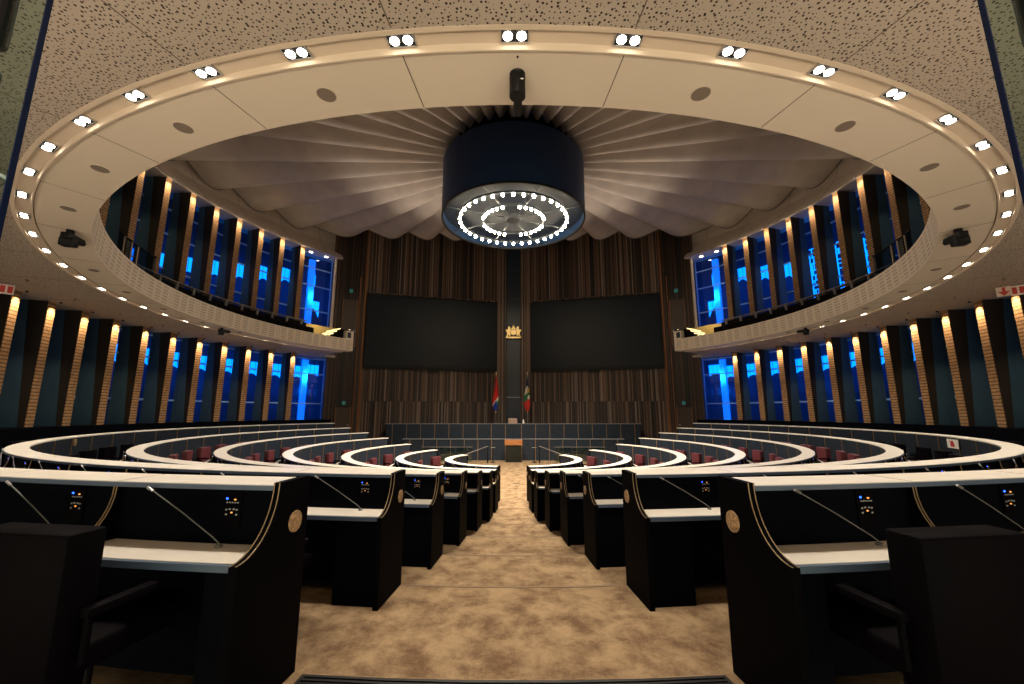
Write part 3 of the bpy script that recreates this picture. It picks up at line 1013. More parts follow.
chair_spots = []
for s in (-1, 1):
    bm = BM()
    sweep(bm, [(13.46, FL[0]), (13.46, -.40), (13.62, -.40), (13.62, FL[0])], s * 62.6, s * 125.5, 2)
    obj('wall_parapet_' + SIDE[s], bm, M['innerblack'], kind='structure')
for k in range(8):
    rf, top, fz = RF[k], TOP[k], FL[k]
    WARP = (.10, .34, .36, .36, .35, .32, .16, .04)[k]
    wt = top - .32
    ro = rf + .25
    rw = rf + .51
    tmin = max(5.3, math.degrees(math.asin(min(.95, .44 / (rf + .1)))))
    TE = 125.5 if k else 62.0
    nb = max(4, int(round(R(TE - tmin) * (rf + .3) / 1.04)))
    db = (TE - tmin) / nb
    for s in (-1, 1):
        sd = SIDE[s]
        root = thing('curved_desk', 'curved black council desk with white ledge, %s row from the camera, %s of the aisle' % (ROWN[k], sd), 'desk', P(rf + .3, s * 50, fz))
        root['group'] = 'curved desk rows %s of the aisle' % sd
        # ledge in bays with hairline joints
        bm = BM(); bl = BM(); bw = BM(); bwl = BM()
        for i in range(nb):
            a, b = tmin + db * i + (.02 if i else .12), tmin + db * (i + 1) - .02
            g = math.degrees(.004 / rf)
            sweep(bm, [(rf - .02, top - .028), (rf - .02, top), (ro, top), (ro, top - .028)], s * (a + g), s * (b - g), 1.5)
        obj('ledge', bm, M['ledge'], root)
        bl = BM()
        sweep(bl, [(ro, top - .03), (ro, top - .004), (ro + .006, top - .006), (ro + .006, top - .03)], s * tmin, s * TE, 1.5)
        obj('ledge_edging', bl, M['lip'], root)
        sweep(bw, [(rf + .22, wt - .035), (rf + .22, wt), (rw - .02, wt), (rw - .02, wt - .035)], s * (tmin + .15), s * (TE - .1), 1.5)
        obj('worktop', bw, M['ledge'], root)
        sweep(bwl, [(rw - .02, wt - .036), (rw - .02, wt - .002), (rw, wt - .004), (rw, wt - .036)], s * (tmin + .15), s * (TE - .1), 1.5)
        obj('worktop_edging', bwl, M['lip'], root)
        bm = BM()
        sweep(bm, [(rf, fz), (rf, top - .03), (rf + .035, top - .03), (rf + .035, fz)], s * (tmin + .05), s * TE, 1.5)
        obj('front_panel', bm, M['navy'], root)
        bm = BM()
        sweep(bm, [(rf + .19, fz + .08), (rf + .19, top - .03), (rf + .22, top - .03), (rf + .22, fz + .08)], s * (tmin + .1), s * (TE - .05), 1.5)
        obj('inner_panel', bm, M['innerblack'], root)
        # pedestal under the aisle end
        pw = math.degrees((.42 if k else .20) / rf)
        bm = BM()
        sweep(bm, [(rf + .23, fz), (rf + .23, wt - .04), (rw - .04, wt - .04), (rw - .04, fz)], s * (tmin + .3), s * (tmin + pw), 1.5)
        obj('pedestal', bm, M['innerblack'], root)
        # end panels with curved edge
        prof = [(rf - .01, fz), (rf - .01, top + .012), (ro + .01, top + .012)] + concave(ro + .01, top + .0, rw + .02, wt, 9) + [(rw + .02, fz)]
        for e, tt in enumerate((tmin, TE)):
            x0, x1 = (0, .045) if (s > 0) == (e == 0) else (-.045, 0)
            bm = BM(); rz_plate(bm, prof, x0, x1, s * tt)
            ep = obj('end_panel', bm, M['panelblack'], root)
            if e == 0:
                bm = BM()
                cv = concave(ro + .014, top + .012, rw + .024, wt, 12)
                xa = x0 if s > 0 else x1
                for q in range(len(cv) - 1):
                    (r0_, z0_), (r1_, z1_) = cv[q], cv[q + 1]
                    for off in (.004, .034):
                        rz_plate(bm, [(r0_, z0_), (r1_, z1_), (r1_ + .003, z1_ + .003), (r0_ + .004, z0_ + .002)], xa + s * off, xa + s * (off + .004), s * tt)
                c = obj('edge_trim', bm, M['trim']); c.parent = ep
                # roundel on the aisle face
                bm = BM()
                mt = Matrix.Rotation(R(s * tt), 4, 'Z') @ Matrix.Translation((xa, -(rf + .11), top - .22)) @ Matrix.Rotation(PI / 2, 4, 'Y')
                cyl(bm, (0, 0), .058, -.006, .006, 28, mtx=mt)
                cyl(bm, (0, 0), .048, -.009, .009, 28, mtx=mt)
                for q in range(6):
                    cyl(bm, (.024 * math.cos(q * PI / 3), .024 * math.sin(q * PI / 3)), .010, -.012, .012, 8, mtx=mt)
                c = obj('roundel', bm, M['roundel']); c.parent = ep
        # repeated fittings
        protos = {}
        def part(name, builder, mats, t, smooth=False, parent=root):
            key = name
            if key not in protos:
                b_ = BM(); builder(b_)
                o = obj(name, b_, mats, parent, smooth)
                protos[key] = o
            else:
                o = protos[key].copy(); COL.objects.link(o); o.parent = parent
            o.rotation_euler = (0, 0, R(t))
            o.location = P(bulge(t), t) - root.location
            return o
        sub = {}
        def b_strip(b_): box(b_, -.014, .014, -rf, -rf + .012, fz, top - .03)
        def b_rib(b_):
            rz_plate(b_, [(rf + .22, top - .03), (ro, top - .03)] + concave(ro, top - .03, rw - .03, wt + .005, 6) + [(rf + .22, wt)], -.012, .012, 0)
        def b_ribtrim(b_):
            cv = concave(ro + .003, top - .03, rw - .028, wt + .005, 8)
            for (r0_, z0_), (r1_, z1_) in zip(cv, cv[1:]):
                rz_plate(b_, [(r0_, z0_), (r1_, z1_), (r1_ + .003, z1_ + .003), (r0_ + .003, z0_ + .002)], -.012, -.007, 0)
                rz_plate(b_, [(r0_, z0_), (r1_, z1_), (r1_ + .003, z1_ + .003), (r0_ + .003, z0_ + .002)], .007, .012, 0)
        def b_ctrl(b_):
            y = -(rf + .22)
            box(b_, -.055, .055, y - .008, y, top - .245, top - .05)
        def b_btn(b_):
            y = -(rf + .228)
            for q in range(5):
                box(b_, -.036 + q * .016, -.027 + q * .016, y - .003, y, top - .105, top - .099, 0)
            for (x, z) in ((-.032, -.14), (.030, -.14), (-.032, -.165), (.030, -.165), (-.012, -.137), (.012, -.137)):
                box(b_, x - .005, x + .005, y - .003, y, top + z - .004, top + z + .004, 0)
        def b_led(b_):
            y = -(rf + .228)
            box(b_, -.038, -.029, y - .004, y, top - .086, top - .077)
        def b_amb(b_):
            y = -(rf + .228)
            box(b_, -.004, .005, y - .004, y, top - .158, top - .151)
            box(b_, .010, .020, y - .004, y, top - .090, top - .083)
        xm = -.50 * 1.04
        def b_mic(b_):
            r_ = rf + .28
            tube(b_, [(.02, -r_, wt), (.02, -r_, wt + .02), (-.02, -r_, wt + .05), (-.22, -r_, wt + .17), (-.42, -r_, wt + .28)], .0032, 6)
            cyl(b_, (.02, -r_), .018, wt, wt + .012, 10)
        def b_michead(b_):
            r_ = rf + .28
            tube(b_, [(-.42, -r_, wt + .28), (-.455, -r_, wt + .298)], .007, 8)
        for i in range(nb + 1):
            tt = tmin + db * i
            if 0 < i < nb:
                part('joint_strip', b_strip, M['gold'], s * tt)
                rb = part('divider', b_rib, M['panelblack'], s * tt)
                if 'rt' not in sub:
                    bb = BM(); b_ribtrim(bb)
                    o = obj('divider_trim', bb, M['trim']); sub['rt'] = o; o.parent = rb
                else:
                    o = sub['rt'].copy(); COL.objects.link(o); o.parent = rb
            if i < nb:
                lo_t, hi_t = sorted((s * tt, s * (tt + db)))
                tc_ = lo_t + .71 * (hi_t - lo_t)
                cp = part('control_panel', b_ctrl, M['panelblack'], tc_)
                for key, nm, bf, mm in (('b', 'buttons', b_btn, M['button']), ('l', 'blue_light', b_led, M['blueled']), ('a', 'amber_light', b_amb, M['amber'])):
                    if k > 3 and key == 'b':
                        continue
                    if key not in sub:
                        bb = BM(); bf(bb)
                        o = obj(nm, bb, mm); sub[key] = o
                    else:
                        o = sub[key].copy(); COL.objects.link(o)
                    o.parent = cp
                mc = part('microphone', b_mic, M['micgrey'], tc_ - .3 * (hi_t - lo_t) * .1)
                if 'mh' not in sub:
                    bb = BM(); b_michead(bb)
                    o = obj('microphone_head', bb, M['silver']); sub['mh'] = o
                else:
                    o = sub['mh'].copy(); COL.objects.link(o)
                o.parent = mc
                chair_spots.append((k, s, i, (lo_t + hi_t) / 2, nb))

WARPS = (.10, .34, .36, .36, .35, .32, .16, .04)
WARP = 0.0
# ------------------------------------------------------------------ desk chairs
def make_chair(lm):
    root = thing('swivel_chair', '', 'chair')
    bm = BM()
    rbox(bm, -.255, .255, -.34, -.19, .30, .955, .018, 2)
    local('backrest', bm, lm, root, True)
    bm = BM(); rbox(bm, -.25, .25, -.22, .24, .38, .49, .035, 3)
    local('seat', bm, lm, root, True)
    for q in (-1, 1):
        bm = BM()
        x = q * .285
        tube(bm, [(x, -.24, .44), (x, -.24, .62)], .016, 6)
        rbox(bm, x - .03, x + .03, -.27, .05, .615, .655, .012, 2)
        local('armrest', bm, M['leather_dk'] if lm is M['leather'] else lm, root, True)
    bm = BM(); cyl(bm, (0, 0), .035, .07, .38, 12)
    local('column', bm, M['black'], root, True)
    bm = BM()
    for q in range(5):
        a = 2 * PI * q / 5
        rbox(bm, -.02, .25, -.02, .02, .045, .075, .006, 1, mtx=Matrix.Rotation(a, 4, 'Z'))
        cyl(bm, (.24 * math.cos(a), .24 * math.sin(a)), .025, 0, .045, 8)
    local('star_base', bm, M['black'], root)
    return root

pr = {0: make_chair(M['leather_dk']), 1: make_chair(M['leather'])}
used = {0: False, 1: False}
rnd = random.Random(3)
for (k, s, i, tc_, nb) in chair_spots:
    kind = 0 if k < 3 else 1  # second and third rows take the dark leather in place of shade
    ch = pr[kind] if not used[kind] else copy_tree(pr[kind])
    used[kind] = True
    r_ = RF[k] + (.90 if k else .74) + rnd.uniform(-.03, .04)
    if k >= 6:
        r_ = RF[k] + .95
        if i % 2 and k == 7:
            pass
    jt = rnd.uniform(-.35, .35) if k else 0
    if k and i == 0:
        tc_ += s * math.degrees(.26 / RF[k])
    if k == 0 and i == 0:
        tc_ = -8.2 if s < 0 else 7.45
        r_ = RF[0] + .50 + .0 * s
        r_ = 13.90 + .03
    WARP = WARPS[k]
    ch.location = P(r_ + bulge(tc_), tc_ + jt, FL[k])
    WARP = 0.0
    ch.rotation_euler = (0, 0, R(tc_ + jt) + R(rnd.uniform(-9, 9) if k else rnd.uniform(-3, 3)))
    sd = SIDE[s]
    colr = 'shade-dark aubergine' if k < 3 else 'maroon leather'
    if i == 0:
        ch['label'] = '%s chair at the aisle end of the %s desk row, %s side' % (colr, ROWN[k], sd)
    else:
        ch['label'] = '%s chair, %s from the aisle at the %s desk row, %s side' % (colr, ORD[i], ROWN[k], sd)
    ch['group'] = 'chairs of the %s desk row on the %s' % (ROWN[k], sd)
    ch['category'] = 'chair'

# notices on the far legs of the second row
FT, FZ, RT, RZ = 61.4, -.77, 61.1, -.71
def wall_sign(s, t, r, z0, z1, wd, label, kind):
    root = thing('notice', label, 'sign', P(r, s * t, z0))
    mt = Matrix.Rotation(R(s * t), 4, 'Z')
    bm = BM(); box(bm, -wd / 2, wd / 2, -r + .0, -r + .012, z0, z1, 0, mt)
    obj('plate', bm, M['white'] if kind != 'round' else M['roundel'], root)
    if kind == 'fire':
        bm = BM(); c = (z0 + z1) / 2; h = (z1 - z0)
        box(bm, -.16 * wd, .16 * wd, -r + .012, -r + .02, c - .32 * h, c + .15 * h, 0, mt)
        box(bm, -.08 * wd, .08 * wd, -r + .012, -r + .02, c + .15 * h, c + .34 * h, 0, mt)
        box(bm, -.08 * wd, .26 * wd, -r + .012, -r + .02, c + .22 * h, c + .28 * h, 0, mt)
        obj('symbol', bm, M['red'], root)
wall_sign(1, FT, RF[1] + .34 - .03, FZ - .08, FZ + .13, .60, 'white sign with a red extinguisher symbol on the second desk row, right side', 'fire')
bm = BM()
mt = Matrix.Rotation(R(-RT), 4, 'Z') @ Matrix.Translation((0, -RF[1] - .34 + .004, RZ)) @ Matrix.Rotation(PI / 2, 4, 'X')
cyl(bm, (0, 0), .085, -.012, .012, 24, mtx=mt); cyl(bm, (0, 0), .065, -.018, .018, 24, mtx=mt)
tag(obj('wall_roundel', bm, M['roundel']), 'round bronze disc on the second desk row facing inwards, left side', 'emblem')

# ------------------------------------------------------------------ ring of twin downlights in the cove
DSP = 4.88
def make_down():
    root = thing('twin_downlight', '', 'downlight')
    r = 12.575
    bm = BM()
    z = ZS + .14
    box(bm, -.125, .125, -.065, .065, -.018, -.002)
    local('bezel', bm, M['black'], root)
    for q in (-1, 1):
        bm = BM()
        cyl(bm, (q * .064, 0), .044, -.030, -.018, 20)
        local('lamp', bm, M['lens'], root)
        bm = BM()
        for (aa, bb) in ((-.120, -.112), (.112, .120)):
            pass
        bm.free()
    bm = BM()
    for (a, b, c, d) in ((-.135, .135, -.075, -.065), (-.135, .135, .065, .075), (-.135, -.125, -.065, .065), (.125, .135, -.065, .065)):
        box(bm, a, b, c, d, -.024, 0)
    local('rim', bm, M['silver'], root)
    return root
dproto = make_down()
k0 = 0
for i in range(-25, 26):
    t = i * DSP + .06
    d = dproto if k0 == 0 else copy_tree(dproto)
    k0 = 1
    d.location = P(12.61, t, ZS + .035)
    d.rotation_euler = (0, 0, R(t))
    if i == 0:
        d['label'] = 'twin downlight in the ceiling cove straight above the aisle, nearest the camera'
    else:
        d['label'] = 'twin downlight in the ceiling cove, %s to the %s of the one above the aisle' % (ORD[abs(i) - 1], 'left' if i < 0 else 'right')
    d['group'] = 'twin downlights in the ceiling cove'
    L = light('downlight_beam', 'SPOT', (0, 0, 0), 105, WARM, spot_size=R(108), spot_blend=0.9, shadow_soft_size=0.05)
    L.parent = d
    L.location = (0, 0, -.035)

# speakers, heads and cameras on the ring
first = None
for i in range(13):
    for s in (-1, 1):
        t = s * 10 * i
        if i == 0:
            continue
        if first is None:
            root = thing('ceiling_speaker', '', 'speaker')
            bm = BM(); cyl(bm, (0, 0), .10, -.008, 0, 28); local('grille', bm, M['speaker'], root)
            bm = BM()
            cyl(bm, (0, 0), .112, -.005, 0, 28, cap=True); local('ring', bm, M['header'], root)
            bm = BM(); cyl(bm, (0, 0), .02, -.011, -.008, 12); local('centre_cap', bm, M['speaker'], root)
            first = root
            o = root
        else:
            o = copy_tree(first)
        o.location = P(12.09, t - s * .2 * i, ZS)
        o['label'] = 'round flush speaker in the smooth ceiling ring, %s from the aisle on the %s' % (ORD[i - 1], SIDE[s])
        o['group'] = 'flush speakers in the ceiling ring'
first = None
n_ = 0
for s in (-1, 1):
    for i in range(7):
        t = s * (66 + 8 * i)
        bm = BM()
        if first is None:
            cyl(bm, (0, 0), .035, -.03, 0, 12); cyl(bm, (0, 0), .015, -.06, -.03, 8)
            first = obj('sprinkler_head', bm, M['speaker']); o = first
        else:
            bm.free(); o = first.copy(); COL.objects.link(o)
        o.location = P(13.9, t, ZS - .03)
        tag(o, 'small sprinkler head in the perforated ceiling over the %s windows, %s from the camera' % (SIDE[s], ORD[i]), 'sprinkler', 'sprinkler heads over the windows')

def ptz(t, r, label, aim, sc_=1.0):
    root = thing('ceiling_camera', label, 'camera', P(r, t, ZS), R(t) + aim)
    S = sc_
    bm = BM(); cyl(bm, (0, 0), .05 * S, -.05 * S, 0, 14); cyl(bm, (0, 0), .022 * S, -.14 * S, -.05 * S, 10); local('mount', bm, M['black'], root)
    bm = BM(); rbox(bm, -.09 * S, .09 * S, -.07 * S, .07 * S, -.26 * S, -.13 * S, .02, 2); local('yoke', bm, M['black'], root, True)
    bm = BM()
    rbox(bm, -.06 * S, .06 * S, -.10 * S, .24 * S, -.16 * S, -.06 * S, .02, 2)
    local('housing', bm, M['black'], root, True)
    bm = BM(); mt = Matrix.Translation((0, .24 * S, -.11 * S)) @ Matrix.Rotation(-PI / 2, 4, 'X'); cyl(bm, (0, 0), .04 * S, 0, .04 * S, 14, mtx=mt); local('lens', bm, M['screen'], root)
ptz(-45, 12.04, 'black pan-tilt camera hanging from the ceiling ring at the left', R(60), 1.25)
ptz(45, 12.02, 'black pan-tilt camera hanging from the ceiling ring at the right', R(-60), 1.25)
ptz(-93.4, 12.1, 'small black camera under the gallery edge over the left windows', R(60), 1.15)
ptz(93.7, 12.1, 'small black camera under the gallery edge over the right windows', R(-60), 1.15)
root = thing('ceiling_projector', 'black cylindrical spotlight housing hanging from the ceiling ring above the aisle', 'spotlight', P(12.20, .2, ZS))
bm = BM(); cyl(bm, (0, .02), .082, -.26, -.03, 24); cyl(bm, (0, .02), .06, -.03, 0, 24, .082); local('housing', bm, M['black'], root, True)
bm = BM(); rbox(bm, -.04, .05, .09, .34, -.24, -.10, .012, 2); local('bracket', bm, M['black'], root, True)
bm = BM(); box(bm, .03, .06, -.058, -.05, -.12, -.112); local('badge', bm, M['white'], root)
bm = BM(); cyl(bm, (0, -.20), .010, -.012, 0, 10); local('fixing', bm, M['black'], root)

# evacuation signs hung at the windows' head
def drop_sign(x, y, label, shape, s):
    root = thing('hanging_sign', label, 'sign', (x, y, 3.05))
    a = math.atan2(x - 0, -(y + DC))
    bm = BM()
    rbox(bm, -.14, .14, -.01, .01, .03, .29, .008, 1); local('plate', bm, M['white'] if shape != 'arrow' else M['header'], root)
    bm = BM()
    if shape == 'arrow':
        box(bm, -.03, .03, -.02, -.01, .14, .27)
        v = [bm.verts.new(c) for c in ((-.11, -.02, .16), (.11, -.02, .16), (0, -.02, .04), (-.11, -.01, .16), (.11, -.01, .16), (0, -.01, .04))]
        bm.faces.new(v[:3]); bm.faces.new(v[3:][::-1])
        for i in range(3):
            j = (i + 1) % 3
            bm.faces.new((v[i], v[j], v[j + 3], v[i + 3]))
    else:
        box(bm, -.11, -.02, -.02, -.01, .07, .25); box(bm, .02, .11, -.02, -.01, .07, .25)
    local('symbol', bm, M['red'], root)
    bm = BM(); tube(bm, [(0, 0, .28), (0, 0, .38)], .006, 6); local('hanger', bm, M['silver'], root)
    root.rotation_euler = (0, 0, math.atan2(-x, y + DC))
drop_sign(-13.42, -5.48, 'red and white sign hanging over the nearest left window', 'bars', -1)
drop_sign(13.22, -5.18, 'pale round-cornered sign with a red down arrow over the nearest right window', 'arrow', 1)
drop_sign(13.46, -5.30, 'red and white sign hanging beside the arrow sign at the right edge', 'bars', 1)

# ------------------------------------------------------------------ gallery: seats, rails, end stairs
def make_gseat():
    root = thing('gallery_chair', '', 'seat')
    bm = BM(); rbox(bm, -.25, .25, -.10, 0, .20, .98, .05, 3); local('backrest', bm, M['darkseat'], root, True)
    bm = BM(); rbox(bm, -.24, .24, 0, .42, .34, .44, .03, 2); local('seat', bm, M['darkseat'], root, True)
    bm = BM(); box(bm, -.03, .03, .0, .1, 0, .36); local('foot', bm, M['black'], root)
    return root
gp = make_gseat()
f0 = True
for s in (-1, 1):
    for i in range(27):
        t = 119.5 - 2.45 * i
        o = gp if f0 else copy_tree(gp)
        f0 = False
        o.location = P(12.95, s * t, ZS + .24)
        o.rotation_euler = (0, 0, R(s * t))
        tag(o, 'dark gallery seat behind the parapet, %s from the stairs on the %s side' % (ORD[i], SIDE[s]), 'seat', 'gallery seats on the %s' % SIDE[s])
for s in (-1, 1):
    root = thing('gallery_rail', 'grey shelf rail on brackets behind the dark gallery seats on the %s side' % SIDE[s], 'rail', P(13.25, s * 90, ZS + 1.5))
    bm = BM(); sweep(bm, [(13.22, ZS + 1.58), (13.22, ZS + 1.62), (13.42, ZS + 1.62), (13.42, ZS + 1.58)], s * 46, s * 119.3, 2.5)
    obj('shelf', bm, M['grey'], root)
    bm = BM(); rz_plate(bm, [(13.25, ZS + 1.34), (13.23, ZS + 1.58), (13.40, ZS + 1.58), (13.40, ZS + 1.50), (13.298, ZS + 1.50), (13.298, ZS + 1.34)], -.05, .05, 0)
    b0 = obj('bracket', bm, M['grey'], root)
    for i in range(20):
        t = 118 - 3.7 * i
        o = b0 if i == 0 else b0.copy()
        if i:
            COL.objects.link(o); o.parent = root
        o.rotation_euler = (0, 0, R(s * t))
    # glass guard behind the parapet at the near bend
    root = thing('glass_guard', 'glass guard with pale upright posts at the near bend of the %s gallery' % SIDE[s], 'guard', P(12.2, s * 66, ZS + .24))
    for q, t in enumerate((67.6, 69.6, 71.3)):
        p = P(12.25, s * t, 0)
        bm = BM(); tube(bm, [(p.x, p.y, ZS + .24), (p.x, p.y, ZS + 1.60)], .03, 8)
        obj('post', bm, M['trim'], root)
    bm = BM(); sweep(bm, [(12.24, ZS + .4), (12.24, ZS + 1.6), (12.25, ZS + 1.6), (12.25, ZS + .4)], s * 66, s * 76, 2.5)
    obj('pane', bm, M['clear'], root)
    bm = BM(); sweep(bm, [(12.22, ZS + 1.60), (12.22, ZS + 1.63), (12.27, ZS + 1.63), (12.27, ZS + 1.60)], s * 66, s * 76, 2.5)
    obj('rail', bm, M['black'], root)
    # cream wall with yellow light put into its colour, stairs and white pier
    bm = BM(); sweep(bm, [(13.6, ZS + .24), (13.6, ZS + 1.55), (13.75, ZS + 1.55), (13.75, ZS + .24)], s * 119.5, s * 129, 2.5)
    obj('wall_gallery_end_' + SIDE[s], bm, M['yellow'], kind='structure')
    root = thing('gallery_stairs', 'short dark stair with lit yellow nosings at the stage end of the %s gallery' % SIDE[s], 'stairs', P(12.6, s * 125, ZS + .24))
    for q in range(5):
        a = 121.1 + q * 1.0
        bm = BM()
        sweep(bm, [(12.0, ZS + .24), (12.0, ZS + .55 + .17 * q), (13.4, ZS + .55 + .17 * q), (13.4, ZS + .24)], s * a, s * (a + 1.0), 1)
        o = obj('step', bm, M['darkseat'], root)
        bm = BM()
        sweep(bm, [(12.0, ZS + .53 + .17 * q), (12.0, ZS + .57 + .17 * q), (13.4, ZS + .57 + .17 * q), (13.4, ZS + .53 + .17 * q)], s * (a - .08), s * (a + .06), 1)
        c = obj('lit_nosing', bm, M['nosing']); c.parent = o
    root = thing('end_pier', 'cream end pier with a dark glass inset closing the %s gallery front' % SIDE[s], 'pier', P(11.9, s * 127.7, ZS))
    bm = BM(); sweep(bm, [(11.74, ZS + .665), (11.74, ZS + 1.12), (12.3, ZS + 1.12), (12.3, ZS + .665)], s * 126.2, s * 128.4, 1); sweep(bm, [(11.74, ZS), (11.74, ZS + .665), (12.3, ZS + .665), (12.3, ZS)], s * 127.56, s * 128.4, 1)
    obj('pier', bm, M['cream'], root)
    bm = BM(); sweep(bm, [(11.725, ZS + .72), (11.725, ZS + 1.04), (11.74, ZS + 1.04), (11.74, ZS + .72)], s * 126.5, s * 127.6, 1)
    obj('glass_inset', bm, M['navyslot'], root)
    light('gallery_end_lamp', 'POINT', P(13.0, s * 122.5, ZS + 1.7), 7, (1.0, 0.72, 0.30), shadow_soft_size=0.08)
    # two bare spots under the header of the end bay
    for q, t in enumerate((123.6, 127.4)):
        root = thing('round_downlight', 'bright round downlight over the end gallery window on the %s, %s the fins' % (SIDE[s], ('beside', 'away from')[q]), 'downlight', P(15.2, s * t, 9.90))
        bm = BM(); cyl(bm, (0, 0), .10, -.03, -.005, 20); local('lamp', bm, M['lens'], root)
        bm = BM(); cyl(bm, (0, 0), .13, -.015, 0, 20); local('rim', bm, M['white'], root)

# uplights added on the gallery's end piers to wash the sails with light
up0 = None
for s in (-1, 1):
    if up0 is None:
        up0 = thing('added_sail_uplight', '', 'uplight')
        bm = BM(); cyl(bm, (0, 0), .05, 0, .03, 16); cyl(bm, (0, 0), .07, .03, .13, 16, .08); local('housing', bm, M['black'], up0)
        bm = BM(); cyl(bm, (0, 0), .06, .131, .136, 16); local('lamp', bm, M['lens'], up0)
        o = up0
    else:
        o = copy_tree(up0)
    o.location = P(12.05, s * 127.9, ZS + 1.12)
    o['label'] = 'small added black uplight on the end pier of the %s gallery' % SIDE[s]
    L = light('added_uplight_beam', 'SPOT', (0, 0, .15), 1900, (1.0, 0.84, 0.68), spot_size=R(84), spot_blend=0.9, shadow_soft_size=0.10)
    L.parent = o
    dd = Vector((s * -1.0, -3.0, 11.0)) - P(12.05, s * 127.9, ZS + 1.27)
    L.rotation_euler = dd.to_track_quat('-Z', 'Y').to_euler()

# ------------------------------------------------------------------ fabric sails
NS = 39
DA = 360 / NS
def zline(r): return 10.9 + (r - 2.9) / 13.05 * 1.22
def rmax(t):
    c = -math.cos(R(t))
    return min(15.95, 9.35 / c) if c > .05 else 15.95
for i in range(NS):
    tc_ = i * DA
    if tc_ > 180: tc_ -= 360
    t0, t1 = tc_ - DA / 2, tc_ + DA / 2
    nr, nu = 14, 12
    bm = BM()
    grid = []
    rnd = random.Random(i * 13 + 1)
    wr = [(rnd.uniform(.3, .95), rnd.uniform(.2, .8), rnd.uniform(-1, 1)) for _ in range(3)]
    for a in range(nr + 1):
        rowv = []
        for b in range(nu + 1):
            u = b / nu
            t = t0 + DA * u
            rm = rmax(t)
            r = 2.6 + (rm - 2.6) * a / nr
            uu = u if tc_ > 0 else 1 - u
            uu = uu ** 1.55 if i else uu
            sag = (.24 + .44 * (r / 15.95)) * (math.sin(PI * uu) ** .8)
            rowv.append(bm.verts.new(P(r, t, zline(r) - sag)))
        grid.append(rowv)
    for a in range(nr):
        for b in range(nu):
            bm.faces.new((grid[a][b], grid[a][b + 1], grid[a + 1][b + 1], grid[a + 1][b]))
    # hem at the outer end
    for b in range(nu):
        p, q = grid[-1][b], grid[-1][b + 1]
        bm.faces.new((p, q, bm.verts.new(q.co + Vector((0, 0, .05))), bm.verts.new(p.co + Vector((0, 0, .05)))))
    if i:
        e = nu if tc_ > 0 else 0
        for a in range(nr):
            p, q = grid[a][e], grid[a + 1][e]
            bm.faces.new((p, q, bm.verts.new(q.co - Vector((0, 0, .09))), bm.verts.new(p.co - Vector((0, 0, .05)))))
    hem = BM()
    tube(hem, [v.co + Vector((0, 0, -.02)) for v in grid[-1]], .035, 6)
    if i == 0: lab = 'radial fabric sail of the ceiling directly above the aisle, nearest the camera'
    else:
        q = i if i <= NS // 2 else NS - i
        lab = 'radial fabric ceiling sail, %s round from the near middle one on the %s' % (ORD[q - 1], 'right' if i <= NS // 2 else 'left')
    o = obj('ceiling_sail', bm, M['sail'], smooth=True)
    md = o.modifiers.new('cloth', 'SOLIDIFY'); md.thickness = .012; md.offset = 1
    obj('hem', hem, M['hem'], o)
    tag(o, lab, 'fabric sail', 'radial fabric sails of the ceiling')

# ------------------------------------------------------------------ drum chandelier
DR, DZ0, DZ1 = 2.93, 7.80, 10.15
root = thing('drum_chandelier', 'huge dark navy drum chandelier with rings of bright bulbs beneath', 'chandelier', (0, 0, DZ0))
bm = BM()
sweep(bm, [(DR, DZ0), (DR, DZ1), (DR - .05, DZ1), (DR - .05, DZ0)], 0, 360, 4)
obj('drum_shell', bm, M['drum'], root, True)
bm = BM(); sweep(bm, [(DR + .015, DZ0 - .03), (DR + .015, DZ0 + .05), (DR - .06, DZ0 + .05), (DR - .06, DZ0 - .03)], 0, 360, 4)
obj('bottom_rim', bm, M['black'], root)
bm = BM(); cyl(bm, (0, 0), DR - .05, DZ0 + .35, DZ0 + .37, 72)
obj('reflector_plate', bm, M['plate'], root)
bm = BM(); cyl(bm, (0, 0), .12, DZ1, 13.7, 20); cyl(bm, (0, 0), .55, DZ1, DZ1 + .9, 32); cyl(bm, (0, 0), 2.2, DZ1 - .02, DZ1, 60)
obj('canopy', bm, M['black'], root)
bm = BM()
for rr in (2.20, 1.27):
    sweep(bm, [(rr - .04, DZ0 + .02), (rr + .04, DZ0 + .02), (rr + .04, DZ0 + .10), (rr - .04, DZ0 + .10)], 0, 360, 6)
for q in range(8):
    rz_plate(bm, [(.3, DZ0 + .08), (2.85, DZ0 + .08), (2.85, DZ0 + .11), (.3, DZ0 + .11)], -.02, .02, q * 45 + 22)
obj('bulb_ring', bm, M['drum_in'], root)
bm = BM(); cyl(bm, (0, 0), .30, DZ0 + .02, DZ0 + .15, 32, .38)
obj('centre_dish', bm, M['drum_in'], root)
bm = BM()
bmesh.ops.create_uvsphere(bm, u_segments=12, v_segments=8, radius=.062, matrix=Matrix.Translation((0, -2.20, DZ0 - .05)))
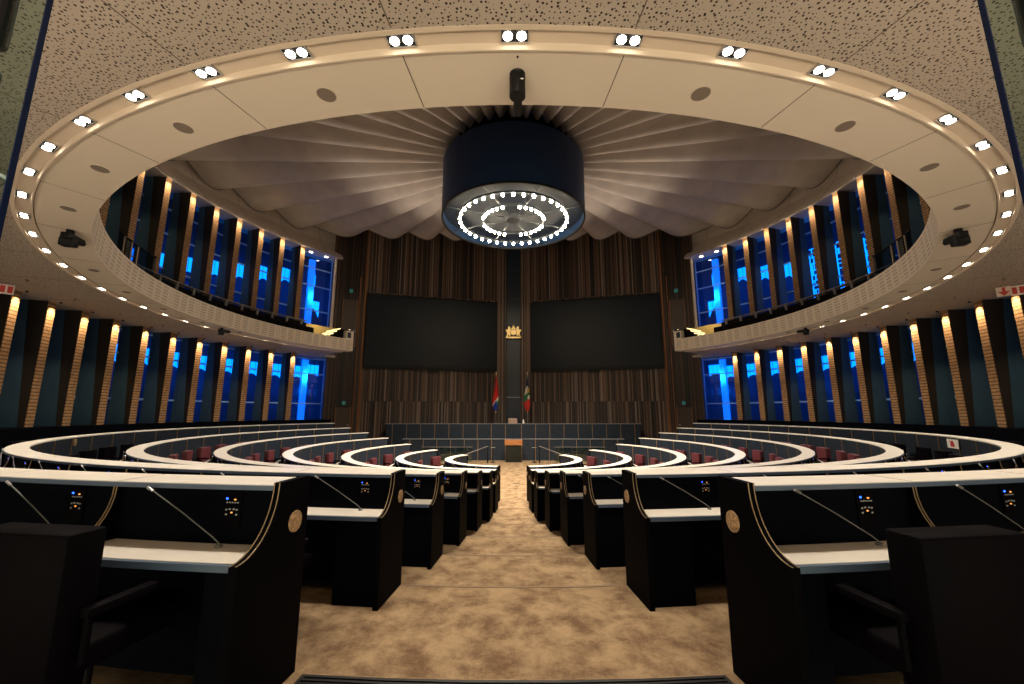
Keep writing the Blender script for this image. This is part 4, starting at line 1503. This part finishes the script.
bu = obj('bulb', bm, M['bulb'], root, True)
for q in range(1, 36):
    dup_part(bu, root, R(q * 10))
bm = BM()
bmesh.ops.create_uvsphere(bm, u_segments=12, v_segments=8, radius=.06, matrix=Matrix.Translation((0, -1.27, DZ0 - .04)))
b2 = obj('bulb', bm, M['bulb'], root, True)
angs = [a for a in range(0, 360, 11) if min(abs((a - c + 180) % 360 - 180) for c in (0, 90, 180, 270)) > 9]
b2.rotation_euler = (0, 0, R(angs[0]))
for a in angs[1:]:
    dup_part(b2, root, R(a))
for q in range(12):
    p = P(2.33, q * 30 + 15, DZ0 - .16)
    light('chandelier_light', 'SPOT', p, 820, (1.0, 0.87, 0.69), root, spot_size=R(132), spot_blend=1.0, shadow_soft_size=0.15)

# ------------------------------------------------------------------ glass leaves either side of the camera
for s in (-1, 1):
    x = s * 1.205
    y = -DC + .90
    root = thing('glass_door_leaf', 'frameless glass leaf with black patch plates beside the camera on the %s' % SIDE[s], 'glass leaf', (s * 1.7, y, FL[0]))
    bm = BM(); box(bm, min(x + s * .0035, x + s * 1.1), max(x + s * .0035, x + s * 1.1), y - .006, y + .006, FL[0] + .02, ZS - .06)
    obj('pane', bm, M['door_glass'], root)
    bm = BM(); box(bm, min(x, x + s * .0035), max(x, x + s * .0035), y - .006, y + .006, FL[0] + .02, ZS - .06)
    obj('polished_edge', bm, M['edge'], root)
    for z0, z1 in ((.915, 2.4), (.02, .86)):
        bm = BM(); rbox(bm, min(x + s * .10, x + s * .5), max(x + s * .10, x + s * .5), y - .02, y + .02, z0, z1, .012, 2)
        obj('patch_plate', bm, M['black'], root)
    bm = BM()
    mt = Matrix.Translation((x + s * .035, y, .555)) @ Matrix.Rotation(PI / 2, 4, 'X')
    cyl(bm, (0, 0), .014, -.015, .015, 16, mtx=mt)
    obj('bolt', bm, M['silver'], root)

# ------------------------------------------------------------------ lift everything so the arena carpet is z = 0
bpy.context.view_layer.update()
for o in list(sc.objects):
    if o.parent is None:
        o.location.z += UP
